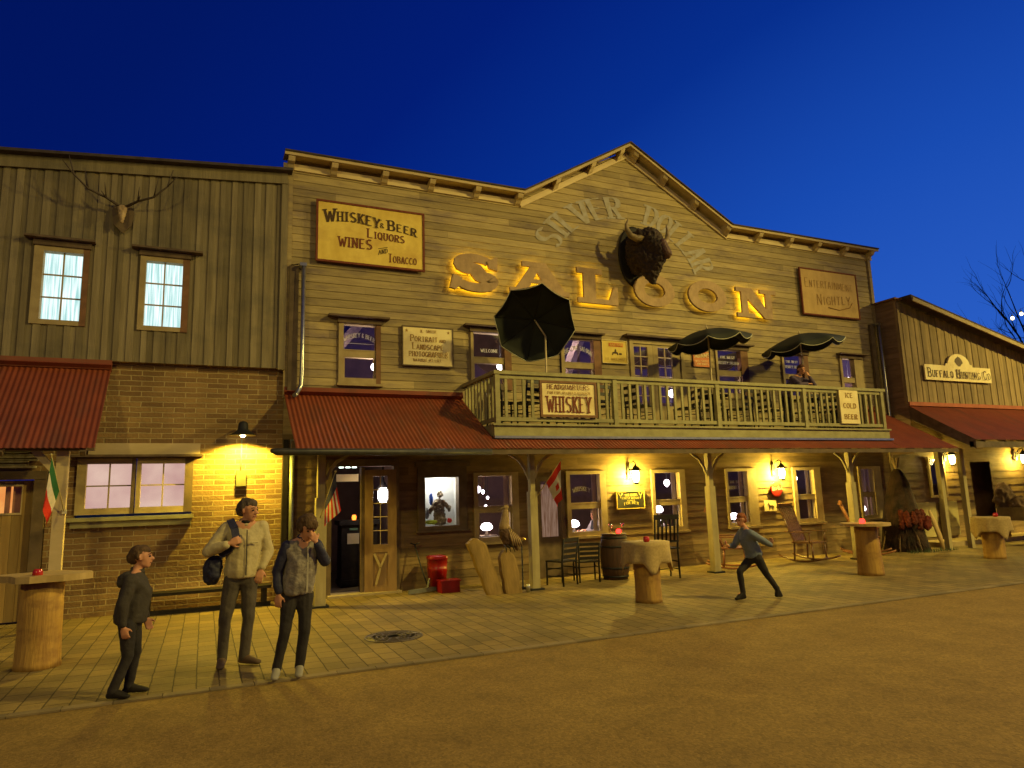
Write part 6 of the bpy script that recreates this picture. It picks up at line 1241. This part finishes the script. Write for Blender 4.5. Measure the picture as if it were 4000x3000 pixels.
person('boy in dark grey jacket seen from the side, looking up at the man', (-.60, 7.36, 0),
 dict(head=(.085, 0, 1.215), neck=(.055, 0, 1.10), chest=(.055, 0, .92), pelvis=(.02, 0, .68), shL=(.02, -.125, 1.03), shR=(.05, .12, 1.03), elL=(-.03, -.16, .82), wrL=(-.02, -.17, .64), elR=(.07, .17, .82), wrR=(.14, .15, .66),
  hipL=(-.0, -.07, .62), hipR=(.04, .07, .62), knL=(.02, -.06, .36), knR=(.07, .07, .36), anL=(-.085, -.05, .08), anR=(.03, .09, .08), toeL=(.03, -.08, .03), toeR=(.17, .08, .03)),
 dict(hs=1.20, hair=hairb, trousers=jean, shoe=black_w, jacket=dkg, collar=dkg, handL=((.25, 0, -1), (.2, .9, 0), .5, 1), handR=((.3, 0, -1), (.2, -.9, 0), .5, -1)), .80, (1, -.12, 0), -.06, None, 0, extra=boy_extra)
person('child in blue grey jacket running left across the pavement', (7.72, 8.35, 0),
 dict(head=(-.20, 0, 1.19), neck=(-.14, 0, 1.07), chest=(-.10, 0, .90), pelvis=(0, 0, .66), shL=(-.16, -.13, 1.0), shR=(-.10, .13, 1.0), elL=(.06, -.19, .86), wrL=(.20, -.16, .80), elR=(-.20, .19, .80), wrR=(-.36, .12, .80),
  hipL=(.01, -.07, .60), hipR=(.0, .07, .60), knL=(.16, -.07, .36), knR=(-.24, .07, .42), anL=(.34, -.07, .14), anR=(-.20, .08, .12), toeL=(.40, -.07, .04), toeR=(-.33, .08, .09)),
 dict(hair=mat('auburn_hair', (.30, .09, .03), (.2, .06, .02), 30), trousers=jean, shoe=black_w, jacket=mat('blue_grey_jacket', (.19, .22, .27), (.13, .16, .21), 9, rough=.8), handL=((.3, 0, .9), (-1, 0, .2), .9, 1), handR=((-.8, 0, .5), (.2, -.5, .8), .9, 1)), .80, (-1, -.15, 0), .1, None, 0, voxel=.012)
def bal_extra(t, j, q, s):
    k = MB(); blob([[(q(0, -.03, .03), (.088, .09, .09)), (q(0, -.05, -.06), (.085, .07, .08))], [(q(.06, -.02, -.10), (.035, .04, .10))], [(q(-.06, -.02, -.10), (.035, .04, .10))]], 'long_hair', mat('dark_red_hair', (.10, .035, .02), (.06, .02, .012), 25), t, .012, 1, .01, .03)
person('person in purple jacket leaning on the balcony rail, hand at chin', (12.33, 11.42, 2.921),
 dict(head=(-.02, -.10, 1.36), neck=(-.06, -.05, 1.24), chest=(-.16, .02, 1.06), pelvis=(-.30, .14, .80), shL=(-.22, .0, 1.17), shR=(.06, -.04, 1.15), elL=(-.28, -.26, .98), wrL=(-.08, -.30, 1.0), elR=(.16, -.27, .97), wrR=(.05, -.24, 1.19),
  hipL=(-.36, .15, .78), hipR=(-.22, .15, .78), knL=(-.36, .13, .44), knR=(-.20, .13, .44), anL=(-.36, .18, .08), anR=(-.20, .18, .08), toeL=(-.36, .04, .03), toeR=(-.18, .04, .03)),
 dict(hair=mat('dark_red_hair', (.10, .035, .02)), trousers=jean, shoe=black_w, jacket=mat('purple_jacket', (.10, .07, .13), (.07, .05, .09), 9, rough=.8), handL=((1, 0, .1), (0, .2, -1), .4, 1), handR=((-.3, .25, 1), (-.4, .9, 0), .7, 1)), .90, (-.35, -.94, 0), .1, None, 0, voxel=.013, extra=bal_extra)
def seated(label, x, y, skinc, top, face, flip=1):
    s = .9
    person(label, (x, y, .0), dict(head=(-.04*flip, 0, 1.18), neck=(0, 0, 1.06), chest=(.02*flip, 0, .88), pelvis=(.05*flip, 0, .55), shL=(-.02, -.15, 1.0), shR=(.02, .15, 1.0), elL=(-.14*flip, -.17, .80), wrL=(-.32*flip, -.12, .86), elR=(-.12*flip, .17, .80), wrR=(-.30*flip, .10, .84),
      hipL=(.02*flip, -.08, .50), hipR=(.02*flip, .08, .50), knL=(-.36*flip, -.08, .48), knR=(-.36*flip, .08, .48), anL=(-.34*flip, -.08, .08), anR=(-.34*flip, .08, .08), toeL=(-.46*flip, -.08, .03), toeR=(-.46*flip, .08, .03)),
      dict(hair=hairb, trousers=jean, shoe=black_w, jacket=top, sleeve=mat('white_shirt', (.55, .5, .55), None, 5), jname='waistcoat', handL=((-1*flip, 0, .1), (0, .2, -1), .5, 1), handR=((-1*flip, 0, .1), (0, .2, -1), .5, 1)), s, face, .1, 'diners seen through the porch windows', 0, voxel=.016)
    t = thing('dining_chair', 'chair of the %s' % label.split(' seen')[0], 'chair', (x+.05*flip, y, 0), 'chairs inside the saloon'); k = MB(); k.box(x+.05*flip-.2, x+.05*flip+.2, y-.2, y+.2, .38, .43); build(k, 'seat', frame_d, t); k = MB(); bx = x+.25*flip; k.box(bx-.02, bx+.02, y-.2, y+.2, .43, .85); build(k, 'back', frame_d, t)
    for sx in (-.17, .17):
        for sy in (-.17, .17): k = MB(); k.box(x+.05*flip+sx-.02, x+.05*flip+sx+.02, y+sy-.02, y+sy+.02, 0, .38); build(k, 'leg', frame_d, t)
seated('diner in waistcoat seen through the window left of the black framed sign', 7.92, 13.35, skin, mat('dark_waistcoat', (.05, .05, .06), None, 5), (-1, -.3, 0))
seated('diner in dark top seen through the window behind the tall black chair', 9.62, 13.75, skin, black_w, (1, -.4, 0), -1)
seated('diner seen through the window left of the running child', 11.55, 13.6, skin, dkg, (-1, -.5, 0))
# ================================================================== LIGHT: street lamps of the square, plus two added brightening lamps, all out of view
for (loc, power, tgt, sp, bl) in STREET:
    x, y, z = loc
    st = thing('street_lamp', {0: 'tallest iron street lamp, behind the photographer to the right', 1: 'iron street lamp standing beside the square at the right', 2: 'added lamp on an iron mast, brightening the store, furthest to the right', 3: 'added fill lamp on an iron mast behind the photographer to the left'}[STREET.index((loc, power, tgt, sp, bl))], 'street lamp', (x, y, 0), group='street lamps lighting the square')
    k = MB(); k.lathe((x, y, 0), [(.16, 0), (.16, .3), (.09, .5), (.06, z*.6), (.05, z-.2)], 12); build(k, 'mast', iron, st)
    d = (Vector(tgt)-Vector(loc)).normalized(); h = Vector((x, y, z))
    k = MB(); k.tube([h-d*.35, h-d*.10, h-d*.02], [.06, .12, .17], 14); build(k, 'lamp_head', iron, st)
    light('lamp_light', 'SPOT', tuple(h+d*.05), power, LAMP, .45, st, tgt, sp, bl)
